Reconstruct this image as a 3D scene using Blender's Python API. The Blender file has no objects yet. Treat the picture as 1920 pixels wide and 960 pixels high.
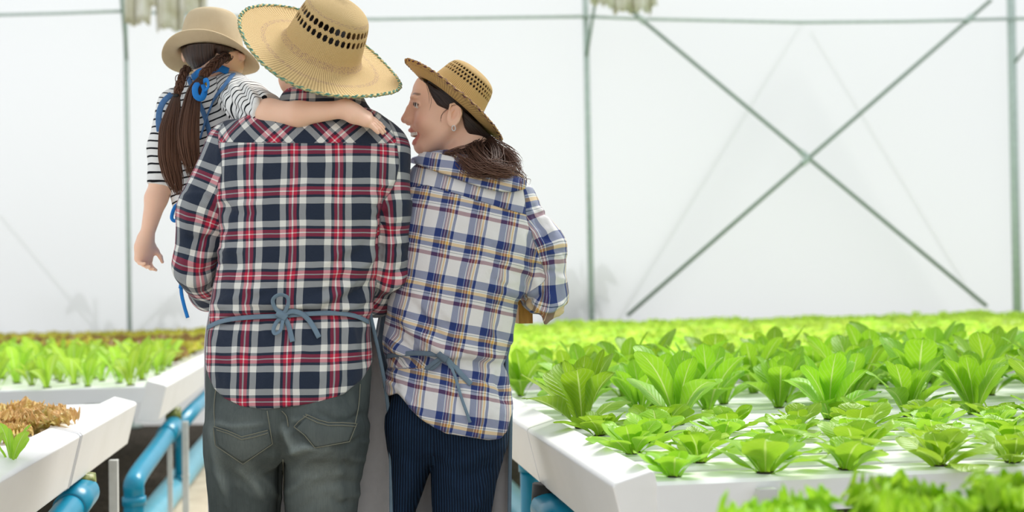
import bpy, math, random
import numpy as np
from mathutils import Vector, Matrix
random.seed(7)
rng = np.random.default_rng(7)
PI = math.pi
S = bpy.context.scene
COL = S.collection

# ---------------------------------------------------------------- camera
F = 2300.0                      # focal length in pixels of the 1920 wide frame
CAM = np.array([0.0, 0.0, 1.08])
PITCH = math.atan(70.0 / F)
ROLL = 0.0186
_f = np.array([0, math.cos(PITCH), math.sin(PITCH)])
_u0 = np.array([0, -math.sin(PITCH), math.cos(PITCH)])
_r0 = np.array([1.0, 0, 0])
_r = math.cos(ROLL) * _r0 - math.sin(ROLL) * _u0
_u = math.sin(ROLL) * _r0 + math.cos(ROLL) * _u0
cd = bpy.data.cameras.new('camera')
cam = bpy.data.objects.new('camera', cd)
COL.objects.link(cam)
cd.sensor_width = 36.0
cd.lens = F / 1920 * 36
cam.matrix_world = Matrix(((_r[0], _u[0], -_f[0], CAM[0]), (_r[1], _u[1], -_f[1], CAM[1]), (_r[2], _u[2], -_f[2], CAM[2]), (0, 0, 0, 1)))
cd.dof.use_dof = True
cd.dof.focus_distance = 2.72
cd.dof.aperture_fstop = 2.6
cd.clip_end = 200
S.camera = cam

# ---------------------------------------------------------------- light
w = bpy.data.worlds.new('world'); S.world = w; w.use_nodes = True
bg = w.node_tree.nodes['Background']
bg.inputs[0].default_value = (0.93, 0.97, 1.0, 1)
bg.inputs[1].default_value = 1.0
sd = bpy.data.lights.new('sun', 'SUN'); sun = bpy.data.objects.new('sun', sd); COL.objects.link(sun)
sd.energy = 3.6; sd.angle = math.radians(26); sd.color = (1.0, 0.975, 0.93)
_sd = Vector((0.48, 0.62, 0.95)).normalized()      # towards the sun: behind the people, to the right
sun.rotation_euler = _sd.to_track_quat('Z', 'Y').to_euler()
S.view_settings.view_transform = 'Standard'
S.view_settings.look = 'None'
S.view_settings.gamma = 1
S.view_settings.use_curve_mapping = False
S.view_settings.exposure = 0.0
S.cycles.max_bounces = 7
S.cycles.transparent_max_bounces = 8

# ---------------------------------------------------------------- helpers
def at(px, py, Y):
    """point at depth Y that a pixel of the photograph looks at"""
    d = _f + (px - 960) / F * _r - (py - 480) / F * _u
    return CAM + d * (Y / d[1])
def proj(P):
    v = np.asarray(P) - CAM
    q = v @ _f
    return 960 + F * (v @ _r) / q, 480 - F * (v @ _u) / q

def put(o, parent=None):
    COL.objects.link(o)
    if parent is not None: o.parent = parent
    return o
def mesh_obj(name, V, Fc, mat, parent=None, smooth=True, uv=None):
    me = bpy.data.meshes.new(name)
    me.from_pydata([tuple(map(float, v)) for v in V], [], [tuple(map(int, f)) for f in Fc])
    if smooth: me.polygons.foreach_set('use_smooth', [True] * len(me.polygons))
    if uv is not None:
        l = me.uv_layers.new(name='UVMap')
        idx = np.zeros(len(me.loops), np.int32); me.loops.foreach_get('vertex_index', idx)
        l.data.foreach_set('uv', np.asarray(uv, np.float32)[idx].ravel())
    for m in (mat if isinstance(mat, (list, tuple)) else [mat]): me.materials.append(m)
    me.update()
    return put(bpy.data.objects.new(name, me), parent)
def tag(o, label=None, cat=None, group=None, kind=None):
    if label: o['label'] = label
    if cat: o['category'] = cat
    if group: o['group'] = group
    if kind: o['kind'] = kind
    return o
def empty(name, loc=(0, 0, 0), rz=0):
    o = bpy.data.objects.new(name, None); COL.objects.link(o)
    o.location = loc; o.rotation_euler = (0, 0, rz); o.empty_display_size = .05
    return o
def copy_tree(o, parent=None):
    c = o.copy(); COL.objects.link(c)
    if parent is not None: c.parent = parent
    for ch in [k for k in o.children]: copy_tree(ch, c)
    return c

class MB:
    """collects shapes into one mesh"""
    def __init__(s): s.v = []; s.f = []; s.uv = []
    def add(s, V, Fc, uv=None):
        n = len(s.v); s.v += [tuple(map(float, p)) for p in V]; s.f += [tuple(i + n for i in f) for f in Fc]
        s.uv += [tuple(q) for q in uv] if uv is not None else [(0, 0)] * len(V)
    def prism(s, prof, a, b, ex, ez, cap=True):
        """profile points (x,z) swept from a to b"""
        a = np.array(a, float); b = np.array(b, float); ex = np.array(ex, float); ez = np.array(ez, float); n = len(prof)
        V = [a + ex * x + ez * z for x, z in prof] + [b + ex * x + ez * z for x, z in prof]
        Fc = [(i, (i + 1) % n, n + (i + 1) % n, n + i) for i in range(n)]
        if cap: Fc += [tuple(range(n))[::-1], tuple(range(n, 2 * n))]
        s.add(V, Fc)
    def box(s, c, e1, e2, e3, d):
        c = np.array(c, float); e = [np.array(q, float) * k / 2 for q, k in zip((e1, e2, e3), d)]
        V = [c + i * e[0] + j * e[1] + k * e[2] for i in (-1, 1) for j in (-1, 1) for k in (-1, 1)]
        s.add(V, [(0, 1, 3, 2), (4, 6, 7, 5), (0, 4, 5, 1), (2, 3, 7, 6), (0, 2, 6, 4), (1, 5, 7, 3)])
    def tube(s, pts, r, n=12, cap=True, flat=1.0, up=None):
        pts = [np.array(p, float) for p in pts]; m = len(pts)
        rr = r if hasattr(r, '__len__') else [r] * m
        V = []; UV = []; prev = None; L = 0
        for i, p in enumerate(pts):
            t = pts[min(i + 1, m - 1)] - pts[max(i - 1, 0)]; t /= (np.linalg.norm(t) + 1e-12)
            if i: L += np.linalg.norm(p - pts[i - 1])
            if prev is None:
                h = np.array(up, float) if up is not None else (np.array([0, 0, 1.0]) if abs(t[2]) < .9 else np.array([1.0, 0, 0]))
            else: h = prev
            a = h - t * (h @ t); a /= (np.linalg.norm(a) + 1e-12); b = np.cross(t, a); prev = a
            for k in range(n):
                q = 2 * PI * k / n
                V.append(p + rr[i] * (a * math.cos(q) * flat + b * math.sin(q))); UV.append((k / n, L))
        Fc = [(i * n + k, i * n + (k + 1) % n, (i + 1) * n + (k + 1) % n, (i + 1) * n + k) for i in range(m - 1) for k in range(n)]
        if cap: Fc += [tuple(range(n))[::-1], tuple(range((m - 1) * n, m * n))]
        s.add(V, Fc, UV)
    def build(s, name, mat, parent=None, smooth=False, bevel=0):
        o = mesh_obj(name, s.v, s.f, mat, parent, smooth, s.uv)
        if bevel:
            b = o.modifiers.new('b', 'BEVEL'); b.width = bevel; b.segments = 2; b.limit_method = 'ANGLE'
        return o
def spline(pts, n=8):
    """Catmull-Rom through points"""
    P = [np.array(p, float) for p in pts]; P = [2 * P[0] - P[1]] + P + [2 * P[-1] - P[-2]]; out = []
    for i in range(1, len(P) - 2):
        for k in range(n):
            t = k / n
            out.append(.5 * (2 * P[i] + (P[i + 1] - P[i - 1]) * t + (2 * P[i - 1] - 5 * P[i] + 4 * P[i + 1] - P[i + 2]) * t * t + (3 * P[i] - P[i - 1] - 3 * P[i + 1] + P[i + 2]) * t ** 3))
    out.append(P[-2]); return out

# ---------------------------------------------------------------- materials
def srgb(c):
    return tuple(((x / 255) / 12.92 if x / 255 <= .04045 else ((x / 255 + .055) / 1.055) ** 2.4) for x in c) + (1,)
class NT:
    def __init__(s, name):
        s.m = bpy.data.materials.new(name); s.m.use_nodes = True; s.t = s.m.node_tree
        s.p = s.t.nodes['Principled BSDF']; s.out = s.t.nodes['Material Output']
    def n(s, ty, **kw):
        x = s.t.nodes.new(ty)
        for k, v in kw.items(): setattr(x, k, v)
        return x
    def put(s, inp, v):
        if isinstance(v, bpy.types.NodeSocket): s.t.links.new(v, inp)
        else: inp.default_value = v
    def math(s, op, a, b=0.0, c=0.0, clamp=False):
        x = s.n('ShaderNodeMath', operation=op, use_clamp=clamp)
        for i, v in enumerate((a, b, c)): s.put(x.inputs[i], v)
        return x.outputs[0]
    def mix(s, f, a, b, blend='MIX'):
        x = s.n('ShaderNodeMix', data_type='RGBA', blend_type=blend)
        s.put(x.inputs[0], f); s.put(x.inputs[6], a); s.put(x.inputs[7], b); return x.outputs[2]
    def ramp(s, f, stops, interp='LINEAR'):
        x = s.n('ShaderNodeValToRGB'); r = x.color_ramp; r.interpolation = interp
        while len(r.elements) < len(stops): r.elements.new(.5)
        for e, (p, c) in zip(r.elements, stops): e.position = p; e.color = c if len(c) == 4 else srgb(c)
        s.put(x.inputs[0], f); return x.outputs[0]
    def noise(s, vec, scale, detail=3, rough=.5, dist=0):
        x = s.n('ShaderNodeTexNoise'); x.inputs['Scale'].default_value = scale; x.inputs['Detail'].default_value = detail
        x.inputs['Roughness'].default_value = rough; x.inputs['Distortion'].default_value = dist
        if vec is not None: s.put(x.inputs['Vector'], vec)
        return x.outputs['Fac']
    def obj(s): return s.n('ShaderNodeTexCoord').outputs['Object']
    def uv(s): return s.n('ShaderNodeTexCoord').outputs['UV']
    def sep(s, v):
        x = s.n('ShaderNodeSeparateXYZ'); s.put(x.inputs[0], v); return x.outputs
    def comb(s, a=0.0, b=0.0, c=0.0):
        x = s.n('ShaderNodeCombineXYZ')
        for i, v in enumerate((a, b, c)): s.put(x.inputs[i], v)
        return x.outputs[0]
    def attr(s, name):
        return s.n('ShaderNodeAttribute', attribute_name=name).outputs
    def bump(s, h, dist=.001, strength=1.0):
        x = s.n('ShaderNodeBump'); x.inputs['Distance'].default_value = dist; x.inputs['Strength'].default_value = strength
        s.put(x.inputs['Height'], h); s.t.links.new(x.outputs[0], s.p.inputs['Normal']); return x.outputs[0]
    def set(s, col=None, rough=None, spec=None, **kw):
        if col is not None: s.put(s.p.inputs['Base Color'], col)
        if rough is not None: s.put(s.p.inputs['Roughness'], rough)
        if spec is not None: s.p.inputs['Specular IOR Level'].default_value = spec
        for k, v in kw.items(): s.put(s.p.inputs[k.replace('_', ' ')], v)
        return s.m
def simple(name, c, rough=.6, spec=.4, var=.08, scale=20, bump=.0):
    t = NT(name); nz = t.noise(t.obj(), scale, 4)
    col = t.mix(nz, srgb(tuple(x * (1 - var) for x in c)), srgb(tuple(min(255, x * (1 + var)) for x in c)))
    if bump: t.bump(nz, bump)
    return t.set(col, rough, spec)

# ================================================================ the greenhouse
AW = math.radians(8.8)                       # the walkway runs 8.8 degrees off the view
EP = np.array([math.cos(AW), math.sin(AW), 0]); ED = np.array([-math.sin(AW), math.cos(AW), 0]); EZ = np.array([0, 0, 1.0])
ORG = np.array([0.168, 2.15, 0.0])           # near end of the right hand gutter
def bed(s, t, z=0.0): return ORG + EP * s + ED * t + EZ * z

def mat_film():
    t = NT('greenhouse_film'); o = t.obj()
    n = t.noise(o, .7, 3); n2 = t.noise(o, 9, 3)
    t.bump(t.math('MULTIPLY_ADD', n2, .3, n), .03, .25)
    t.set(srgb((240, 242, 243)), .5, .2)
    tr = t.n('ShaderNodeBsdfTranslucent'); tr.inputs[0].default_value = (.84, .85, .855, 1)
    tp = t.n('ShaderNodeBsdfTransparent'); tp.inputs[0].default_value = (1, 1, 1, 1)
    m1 = t.n('ShaderNodeMixShader'); m1.inputs[0].default_value = .62
    t.t.links.new(t.p.outputs[0], m1.inputs[1]); t.t.links.new(tr.outputs[0], m1.inputs[2])
    m2 = t.n('ShaderNodeMixShader'); m2.inputs[0].default_value = .10
    t.t.links.new(m1.outputs[0], m2.inputs[1]); t.t.links.new(tp.outputs[0], m2.inputs[2])
    t.t.links.new(m2.outputs[0], t.out.inputs[0]); return t.m
M_FILM = mat_film()
M_STEEL = simple('galvanised_steel', (186, 202, 194), .45, .5, .1, 30)
M_BRACE = simple('brace_steel', (128, 150, 132), .5, .4, .1, 30)
M_PVC = (lambda t: (t.bump(t.noise(t.obj(), 60, 3), .0004), t.set(t.mix(t.noise(t.obj(), 7, 5, .6), srgb((236, 236, 233)), srgb((250, 250, 250))), .38, .45))[1])(NT('white_pvc'))
M_PVC2 = simple('white_channel_pvc', (246, 247, 248), .35, .45, .02, 9)
M_GREY = simple('joint_seal', (196, 198, 202), .5, .4, .05, 40)
M_BLUE = simple('blue_pvc_pipe', (10, 138, 172), .3, .5, .07, 15)
M_BLUEL = simple('pale_blue_pipe', (96, 176, 200), .35, .5, .08, 12)
M_LEG = simple('white_leg_steel', (206, 208, 204), .45, .4, .08, 25)
M_BLACK = simple('black_rubber', (28, 28, 26), .5, .4, .15, 40)

def mat_gravel():
    t = NT('dark_gravel'); o = t.obj()
    v = t.n('ShaderNodeTexVoronoi'); v.inputs['Scale'].default_value = 38; t.put(v.inputs['Vector'], o)
    n = t.noise(o, 3, 5)
    c = t.ramp(v.outputs['Color'], [(0, (52, 46, 40)), (.5, (84, 76, 68)), (1, (112, 102, 92))])
    c = t.mix(t.math('MULTIPLY', n, .6), c, srgb((60, 54, 44)))
    t.bump(v.outputs['Distance'], .02); return t.set(c, .95, .1)
def mat_concrete():
    t = NT('beige_concrete'); o = t.obj(); n = t.noise(o, 6, 6, .6)
    t.bump(t.noise(o, 90, 3), .002)
    return t.set(t.ramp(n, [(.3, (196, 180, 158)), (.7, (222, 208, 186))]), .9, .1)
def slab(name, x0, x1, y0, y1, z0, z1, m):
    b = MB(); b.box(((x0 + x1) / 2, (y0 + y1) / 2, (z0 + z1) / 2), (1, 0, 0), (0, 1, 0), (0, 0, 1), (x1 - x0, y1 - y0, z1 - z0))
    return tag(b.build(name, m), kind='structure')
slab('floor', -14, 16, -3, 16, -.1, -.004, mat_gravel())
b = MB()
ga = bed(-1.37, -5); gb = bed(-1.37, 8.8); gc = bed(.12, 8.8); gd = bed(.12, -5)
b.add([(*p[:2], z) for z in (-.02, .004) for p in (ga, gb, gc, gd)], [(0, 1, 2, 3), (7, 6, 5, 4), (0, 4, 5, 1), (1, 5, 6, 2), (2, 6, 7, 3), (3, 7, 4, 0)])
tag(b.build('floor_walkway', mat_concrete()), kind='structure')

# film wall behind everything: a sheet of real thickness standing on the ground
WY = 10.6
def wy(x): return WY + .05
b = MB(); nx = 60
xs = np.linspace(-11, 13, nx)
V = []; Fc = []
for i, x in enumerate(xs):
    for j, z in enumerate(np.linspace(0, 4.2, 12)):
        V.append((x, wy(x) + .012 * math.sin(x * 2.1 + z) + .02 * math.sin(z * 1.7 + x * .4), z))
for i in range(nx - 1):
    for j in range(11):
        a = i * 12 + j; Fc.append((a, a + 12, a + 13, a + 1))
b.add(V, Fc); fw = b.build('wall_back', M_FILM, smooth=True); tag(fw, kind='structure')

# steel frame of the wall
def post(px0, py0, px1, py1, r, nm, lab, mat=M_STEEL, Y=WY - .12, grp='steel posts of the greenhouse wall', cat='post', z0=None):
    p0 = at(px0, py0, Y); p1 = at(px1, py1, Y); d = (p0 - p1) / np.linalg.norm(p0 - p1)
    top = p1 + d * ((3.9 - p1[2]) / d[2]) if cat == 'post' else p0
    bot = p1 - d * (p1[2] / d[2]) if cat == 'post' else p1
    b = MB(); b.tube([bot, (top + bot) / 2, top], r, 14)
    if cat == 'post': top_ = bot + np.array([0, 0, .01]); b.box(top_, (1, 0, 0), (0, 1, 0), (0, 0, 1), (.16, .16, .02))
    o = b.build(nm, mat, smooth=False); o.data.polygons.foreach_set('use_smooth', [len(p.vertices) == 4 for p in o.data.polygons]); return tag(o, lab, cat, grp)
lp = post(236, 90, 243, 600, .020, 'steel_post', 'thin steel post behind the child, left of the family')
rp = post(1098, 20, 1109, 590, .026, 'steel_post', 'steel post right of the woman, its top by a hanging cream cloth')
fp = post(1896, 20, 1907, 570, .036, 'steel_post', 'thickest steel post, at the right edge of the photo')
def brace(p, q, r, lab, nm='diagonal_brace', Y=WY - .2, cat='brace', grp='steel braces of the greenhouse wall', mat=M_BRACE, clampat=()):
    a = at(*p, Y); c = at(*q, Y)
    if nm == 'outside_brace':
        if a[2] < c[2]: a, c = c, a
        c = a + (c - a) * (a[2] / (a[2] - c[2]))
    b = MB(); b.tube([a, (a + c) / 2, c], r, 10); o = b.build(nm, mat, smooth=True); tag(o, lab, cat, grp)
    for k in clampat:
        m = a + (c - a) * k; b = MB(); b.tube([m - (c - a) / np.linalg.norm(c - a) * .04, m + (c - a) / np.linalg.norm(c - a) * .04], r * 1.7, 10); b.build('clamp', M_STEEL, o)
    return o
brace((1183, 20), (1850, 574), .016, 'diagonal brace running from the hanging cloth down to the right post foot', clampat=(.03, .488))
brace((1858, 0), (1176, 592), .016, 'diagonal brace running from the top right corner down to the left', Y=WY - .26, clampat=(.06, .512))
brace((222, -60), (238, 112), .013, 'short strut meeting the thin post behind the child', cat='strut', nm='steel_strut', grp='struts at post heads', Y=WY - .18)
brace((1118, -10), (1100, 105), .013, 'short strut meeting the post right of the woman', cat='strut', nm='steel_strut', grp='struts at post heads', Y=WY - .18)
brace((1925, 88), (1904, 116), .012, 'short strut meeting the thickest post at the right edge', cat='strut', nm='steel_strut', grp='struts at post heads', Y=WY - .18)
def rail(pts, r, lab):
    b = MB(); b.tube([at(x, y, WY - .15) for x, y in pts], r, 10); return tag(b.build('horizontal_rail', M_STEEL, smooth=True), lab, 'rail', 'horizontal rails of the wall')
rail([(-1400, 55), (-120, 31), (110, 25), (228, 21)], .014, 'horizontal steel rail left of the thin post')
rail([(228, 21), (420, 30), (700, 36), (1099, 31)], .014, 'horizontal steel rail between the thin post and the post right of the woman')
rail([(1099, 31), (1190, 35), (1500, 42), (1700, 40), (1901, 35)], .014, 'horizontal steel rail above the crossed braces')
rail([(1901, 35), (2060, 34), (3300, 14)], .014, 'stub of horizontal steel rail right of the thickest post')

# outside, seen dimly through the film
M_SHADE = simple('outside_leaf', (70, 96, 66), .7, .2, .2, 8)
for p, q, lab in (((1506, 40), (1160, 600), 'faint outside brace showing through the film, sloping down to the left'),
                  ((1520, 60), (1800, 520), 'faint outside brace showing through the film, sloping down to the right'),
                  ((0, 405), (160, 596), 'faint outside brace showing through the film at the left edge'), ((290, 590), (342, 540), 'faint short outside brace showing through the film beside the blue ribbon')):
    brace(p, q, .02, lab, nm='outside_brace', Y=WY + .5, cat='brace', grp='braces outside the film')
def bush(px, py, wpx, n, lab, sd):
    r_ = random.Random(sd); b = MB(); Y = WY + .34
    root = at(px, py, Y)
    base = np.array([root[0], Y, 0])
    b.tube([base, base + np.array([.02, 0, root[2] * .6]), base + np.array([0, 0, root[2] * 1.0])], [.03, .025, .015], 6)
    for i in range(n):
        a0 = base + np.array([0, 0, root[2] * (.45 + .5 * r_.random())])
        dx = (r_.random() - .5) * 2 * wpx / F * Y; dz = .05 + .22 * r_.random()
        tip = a0 + np.array([dx, (r_.random() - .5) * .3, dz * .7])
        mid = (a0 + tip) / 2 + np.array([0, 0, .12]); pts = spline([a0, mid, tip + np.array([0, 0, -.05])], 5); m = len(pts)
        V = []; Fc = []
        for k, p in enumerate(pts):
            w_ = .075 * math.sin(PI * (k + .3) / (m + .3)); V += [p + np.array([0, 0, w_]), p + np.array([0, .03, 0]), p - np.array([0, 0, w_])]
        for k in range(m - 1): Fc += [(3 * k, 3 * k + 1, 3 * k + 4, 3 * k + 3), (3 * k + 1, 3 * k + 2, 3 * k + 5, 3 * k + 4)]
        b.add(V, Fc)
    return tag(b.build('outside_shrub', M_SHADE, smooth=True), lab, 'shrub', 'shrubs outside the film')
bush(178, 560, 62, 9, 'blurred grey shrub shadow outside the film, left of the thin post', 1)
bush(300, 585, 70, 8, 'blurred grey shrub shadow outside the film, behind the hanging hand', 2)
bush(1095, 520, 62, 14, 'blurred grey shrub shadow outside the film, at the woman elbow', 3)

# cream cloths hanging from above
def cloth(x0, x1, ybot, lab, sd, Y=WY - .9):
    r_ = random.Random(sd); b = MB(); n = 60; m = 14; V = []; Fc = []
    for i in range(n + 1):
        u = i / n; yb = ybot(u)
        for j in range(m + 1):
            yy = -200 + (yb + 200) * j / m
            p = at(x0 + (x1 - x0) * u, yy, Y); p[1] += .05 * math.sin(u * 23 + .6 * math.sin(j * .4)) + .02 * math.sin(u * 71); p[2] += .012 * math.sin(u * 60) * j / m
            V.append(p)
    for i in range(n):
        for j in range(m): a = i * (m + 1) + j; Fc.append((a, a + m + 1, a + m + 2, a + 1))
    b.add(V, Fc); o = b.build('hanging_cloth', M_CLOTH, smooth=True); s_ = o.modifiers.new('s', 'SOLIDIFY'); s_.thickness = .012
    return tag(o, lab, 'cloth', 'rolled cream cloths under the roof')
_t = NT('cream_cloth'); M_CLOTH = _t.set(_t.ramp(_t.noise(_t.obj(), 9, 3), [(.3, (205, 200, 172)), (.7, (240, 238, 226))]), .9, .1)
cloth(235, 388, lambda u: 45 * (u < .3) + (12 if .3 <= u < .36 else 0) + 56 * (.36 <= u < .75) + 28 * (u >= .75), 'cream gathered cloth hanging above the child hat', 5)
cloth(1106, 1232, lambda u: 8 * (u < .2) + 14 * (.2 <= u < .35) + 23 * (.35 <= u < .92) + 12 * (u >= .92), 'cream gathered cloth hanging over the post right of the woman', 6)

# ================================================================ beds
HB = .765                                        # top of gutters
def gutter_profile(sg):
    """cross section, sg +1: walkway is on the low side (right bed)"""
    P = [(.000, -.026), (.006, -.019), (.071, .0), (.077, -.005), (.108, -.146), (.102, -.154), (.038, -.160), (.031, -.155)]
    return [(sg * x, z) for x, z in P]
def gutter(s0, t0, t1, sg, lab, seg_cap=True, lip=None):
    root = empty('gutter_section', bed(s0, t0, 0)); tag(root, lab, 'gutter', 'white trough gutters')
    inv = Matrix.Translation(root.location).inverted()
    b = MB(); a = bed(s0, t0, HB); c = bed(s0, t1, HB)
    loc = np.array(root.location)
    b.prism(gutter_profile(sg), a - loc, c - loc, EP, EZ)
    b.build('trough', M_PVC, root, bevel=.003)
    if lip is not None:
        for q in (lip if hasattr(lip, '__len__') else [lip]):
            P = [((x * 1.03 - .001 * sg), z * 1.02 + .0015) for x, z in gutter_profile(sg)]
            l = MB(); p0 = bed(s0, q - .012, HB) - loc; p1 = bed(s0, q + .012, HB) - loc
            l.prism(P, p0, p1, EP, EZ); l.build('joint_collar', M_GREY if sg < 0 else M_PVC, root, bevel=.001)
    return root
gutter(0, 0, .905, 1, 'nearest white gutter section at the walkway corner of the right bed')
gutter(0, .915, 2.16, 1, 'white gutter section just behind the woman, on the right bed')
SL = -1.105                                       # walkway side of the left gutters
gutter(SL, -.95, 1.16, -1, 'nearest white gutter section at the bottom left corner', lip=1.15)
gutter(SL, 1.18, 2.10, -1, 'short white gutter section ending the bronze lettuce bed', )
gutter(SL, 2.87, 5.9, -1, 'blurred white gutter section of the further left bed, beside the man')

CH = .745
def channel(sa, sb, t, lab, grp, z=CH, wd=.105, d=.062):
    P = [(-wd / 2, -.006), (-wd / 2 + .006, 0), (wd / 2 - .006, 0), (wd / 2, -.006), (wd / 2 - .004, -d), (-wd / 2 + .004, -d)]
    root = empty('growing_channel', bed(min(sa, sb), t, 0)); tag(root, lab, 'channel', grp); loc = np.array(root.location)
    b = MB(); b.prism(P, bed(sa, t, z) - loc, bed(sb, t, z) - loc, ED, EZ); b.build('channel_tube', M_PVC2, root)
    return root
ROWS = [.045 + .165 * i for i in range(13)]
names = ['front', 'second', 'third', 'fourth', 'fifth', 'sixth', 'seventh', 'eighth', 'ninth', 'tenth', 'eleventh', 'twelfth', 'thirteenth', 'fourteenth', 'fifteenth', 'sixteenth', 'seventeenth', 'eighteenth', 'nineteenth', 'twentieth', 'twenty-first', 'twenty-second', 'twenty-third', 'twenty-fourth', 'twenty-fifth', 'twenty-sixth', 'twenty-seventh']
for i, t in enumerate(ROWS):
    channel(.078, 3.6, t, '%s white growing channel of the right bed, counted from its near edge' % names[i], 'growing channels of the right bed')
def leg(s, t, lab, ztop=.60, w_=.03):
    b = MB(); b.box(bed(s, t, ztop / 2), EP, ED, EZ, (w_, w_ * .8, ztop)); b.box(bed(s, t, .012), EP, ED, EZ, (w_ * 2.4, w_ * 2.4, .024)); b.box(bed(s, t, ztop * .62), EP, ED, EZ, (w_ * 1.25, w_ * 1.1, .012))
    return tag(b.build('stand_leg', M_LEG, bevel=.002), lab, 'leg', 'white stand legs under the beds')
def crossbar(sa, sb, t, lab, z=.66, along=None):
    b = MB(); a = bed(sa, t, z); c = bed(sb, t if along is None else along, z); dd = (c - a) / np.linalg.norm(c - a)
    b.prism([(-.02, -.02), (.02, -.02), (.02, .02), (-.02, .02)], a, c, np.cross(dd, EZ), EZ)
    return tag(b.build('support_beam', M_LEG, bevel=.002), lab, 'beam', 'beams carrying the channels')
for s, l in ((.27, 'beside the gutter'), (1.6, 'in the middle'), (3.3, 'at the far right')):
    cb = crossbar(s, s, -.02, 'white beam under the right bed channels, ' + l, along=2.1)
    b = MB(); b.box(bed(s, -.025, .700), EP, ED, EZ, (.034, .02, .06)); b.build('channel_clip', M_LEG, cb, bevel=.002)
    leg(s, .06, 'white leg under the near edge of the right bed, ' + l, .64, .04); leg(s, 2.0, 'white leg under the far edge of the right bed, ' + l, .64, .04)
# further fields
FT0, FT1 = 3.35, 7.75
for i, t in enumerate(np.arange(2.62, 7.55, .2)):
    channel(.1 if t < 9 else .1, 5.6, float(t), names[i] + ' white channel under the pale green frilly lettuces, counted from the romaine bed', 'growing channels of the green field')
for s in (.4, 2.6, 5.2):
    crossbar(s, s, 2.55, 'white beam under the pale green lettuce field', along=7.8)
    w_ = {.4: 'nearest the walkway', 2.6: 'in the middle', 5.2: 'at the far right'}[s]; leg(s, 2.66, 'white leg under the near edge of the pale green lettuce field, ' + w_, .64); leg(s, 7.7, 'white leg under the far edge of the pale green lettuce field, ' + w_, .64)
for i in range(15):
    channel(SL - .08, -3.6 + 0, -.50 + .18 * i, '%s white channel of the bronze lettuce bed, counted from its near edge' % names[i], 'growing channels of the bronze lettuce bed')
for s in (-1.35, -3.3):
    crossbar(s, s, -.85, 'white beam under the bronze lettuce bed' + (' next to the gutter' if s > -2 else ' away from the gutter'), along=1.92)
for i in range(10):
    channel(SL - .08, -4.4, 2.92 + .16 * i, '%s white channel of the young romaine bed, counted from its near edge' % names[i], 'growing channels of the young romaine bed')
for i in range(18):
    channel(SL - .08, -5.6, 4.45 + .2 * i, names[i] + ' white channel under the dark bronze lettuce field, counted from its near edge', 'growing channels of the bronze field')
for s in (-1.4, -3.2, -5.2):
    crossbar(s, s, 2.88, 'white beam under the far left beds' + {-1.4: ' nearest the walkway', -3.2: ' in the middle', -5.2: ' at the far side'}[s], along=7.7)
# the bed in front, bottom right
for t in (-.66, -.80):
    channel(.10, 2.4, t, 'white channel under the blurred frilly lettuces' + (' nearest the camera' if t < -.7 else ''), 'channels of the front bed')
for s in (.3, 1.2, 2.3):
    crossbar(s, s, -.9, 'white beam under the front bed' + {.3: ' near the walkway', 1.2: ' in the middle', 2.3: ' at the right'}[s], along=-.58); leg(s, -.62, 'white leg of the front bed' + {.3: ' near the walkway', 1.2: ' in the middle', 2.3: ' at the right'}[s], .64, .03)

def lerp(a, b, k): return np.array(a) + (np.array(b) - np.array(a)) * k
# pipes and legs under the beds, placed by what the photo shows
def pipe(P, r, mat, lab, collars=(), grp='blue drain pipes', nm='drain_pipe'):
    b = MB(); b.tube(P, r, 28); o = b.build(nm, mat, smooth=True); tag(o, lab, 'pipe', grp)
    for a, c in collars:
        q = MB(); q.tube([a, lerp(a, c, .01), lerp(a, c, .99), c], [r * 1.05, r * 1.16, r * 1.16, r * 1.05], 28); q.build('pipe_collar', mat, o, smooth=True)
    return o
EDv = ED
# left: ground main
a = at(300, 952, 6.05); a[2] = .075
p0 = a - ED * 4.5; p1 = a + ED * 3.6
pipe([p0, p1], .065, M_BLUEL, 'thick pale blue main pipe on the ground left of the walkway')
a2 = at(350, 812, 6.9)
# fittings under the gutters and pipes slanting down along them towards the camera
SG = SL - .068
T = bed(SG + .02, 3.46, .525); E_ = bed(SG, 2.48, .43); D_ = E_.copy(); D_[2] = .05
pipe(spline([T, lerp(T, E_, .5), lerp(T, E_, .96), E_ + [0, 0, -.05], lerp(E_, D_, .5), D_], 5), .036, M_BLUE, 'blue pipe slanting down from the further left gutter to an elbow',
     [(lerp(T, E_, -.02), lerp(T, E_, .2)), (lerp(E_, D_, .14), lerp(E_, D_, .22))])
T3 = bed(SG + .02, 3.6, .50)
pipe([T3, T3 + ED * .8 + EZ * .02, T3 + ED * 2.2 + EZ * .04], .036, M_BLUE, 'blue pipe running under the further left gutter behind the man', [])
b1 = at(338, 780, 6.55); b2 = b1.copy(); b2[2] = .12
pipe([b1, b2], .03, M_BLUE, 'upright blue pipe dropping to the thick pale blue main', [(lerp(b1, b2, .9), b2)])
def algae(c, d, r, lab, par=None):
    b = MB(); b.tube([c, np.array(c) + d], [r, r * .92], 16); return tag(b.build('pipe_fitting', M_ALG, smooth=True), lab, 'fitting', 'algae stained fittings')
_t = NT('algae'); M_ALG = _t.set(_t.ramp(_t.noise(_t.obj(), 40, 3, .5, 1.5), [(.35, (52, 50, 26)), (.5, (110, 124, 40)), (.62, (176, 176, 110))]), .4, .5)
algae(bed(SG + .02, 3.50, .535), EZ * .07, .036, 'green stained fitting under the further left gutter')
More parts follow.
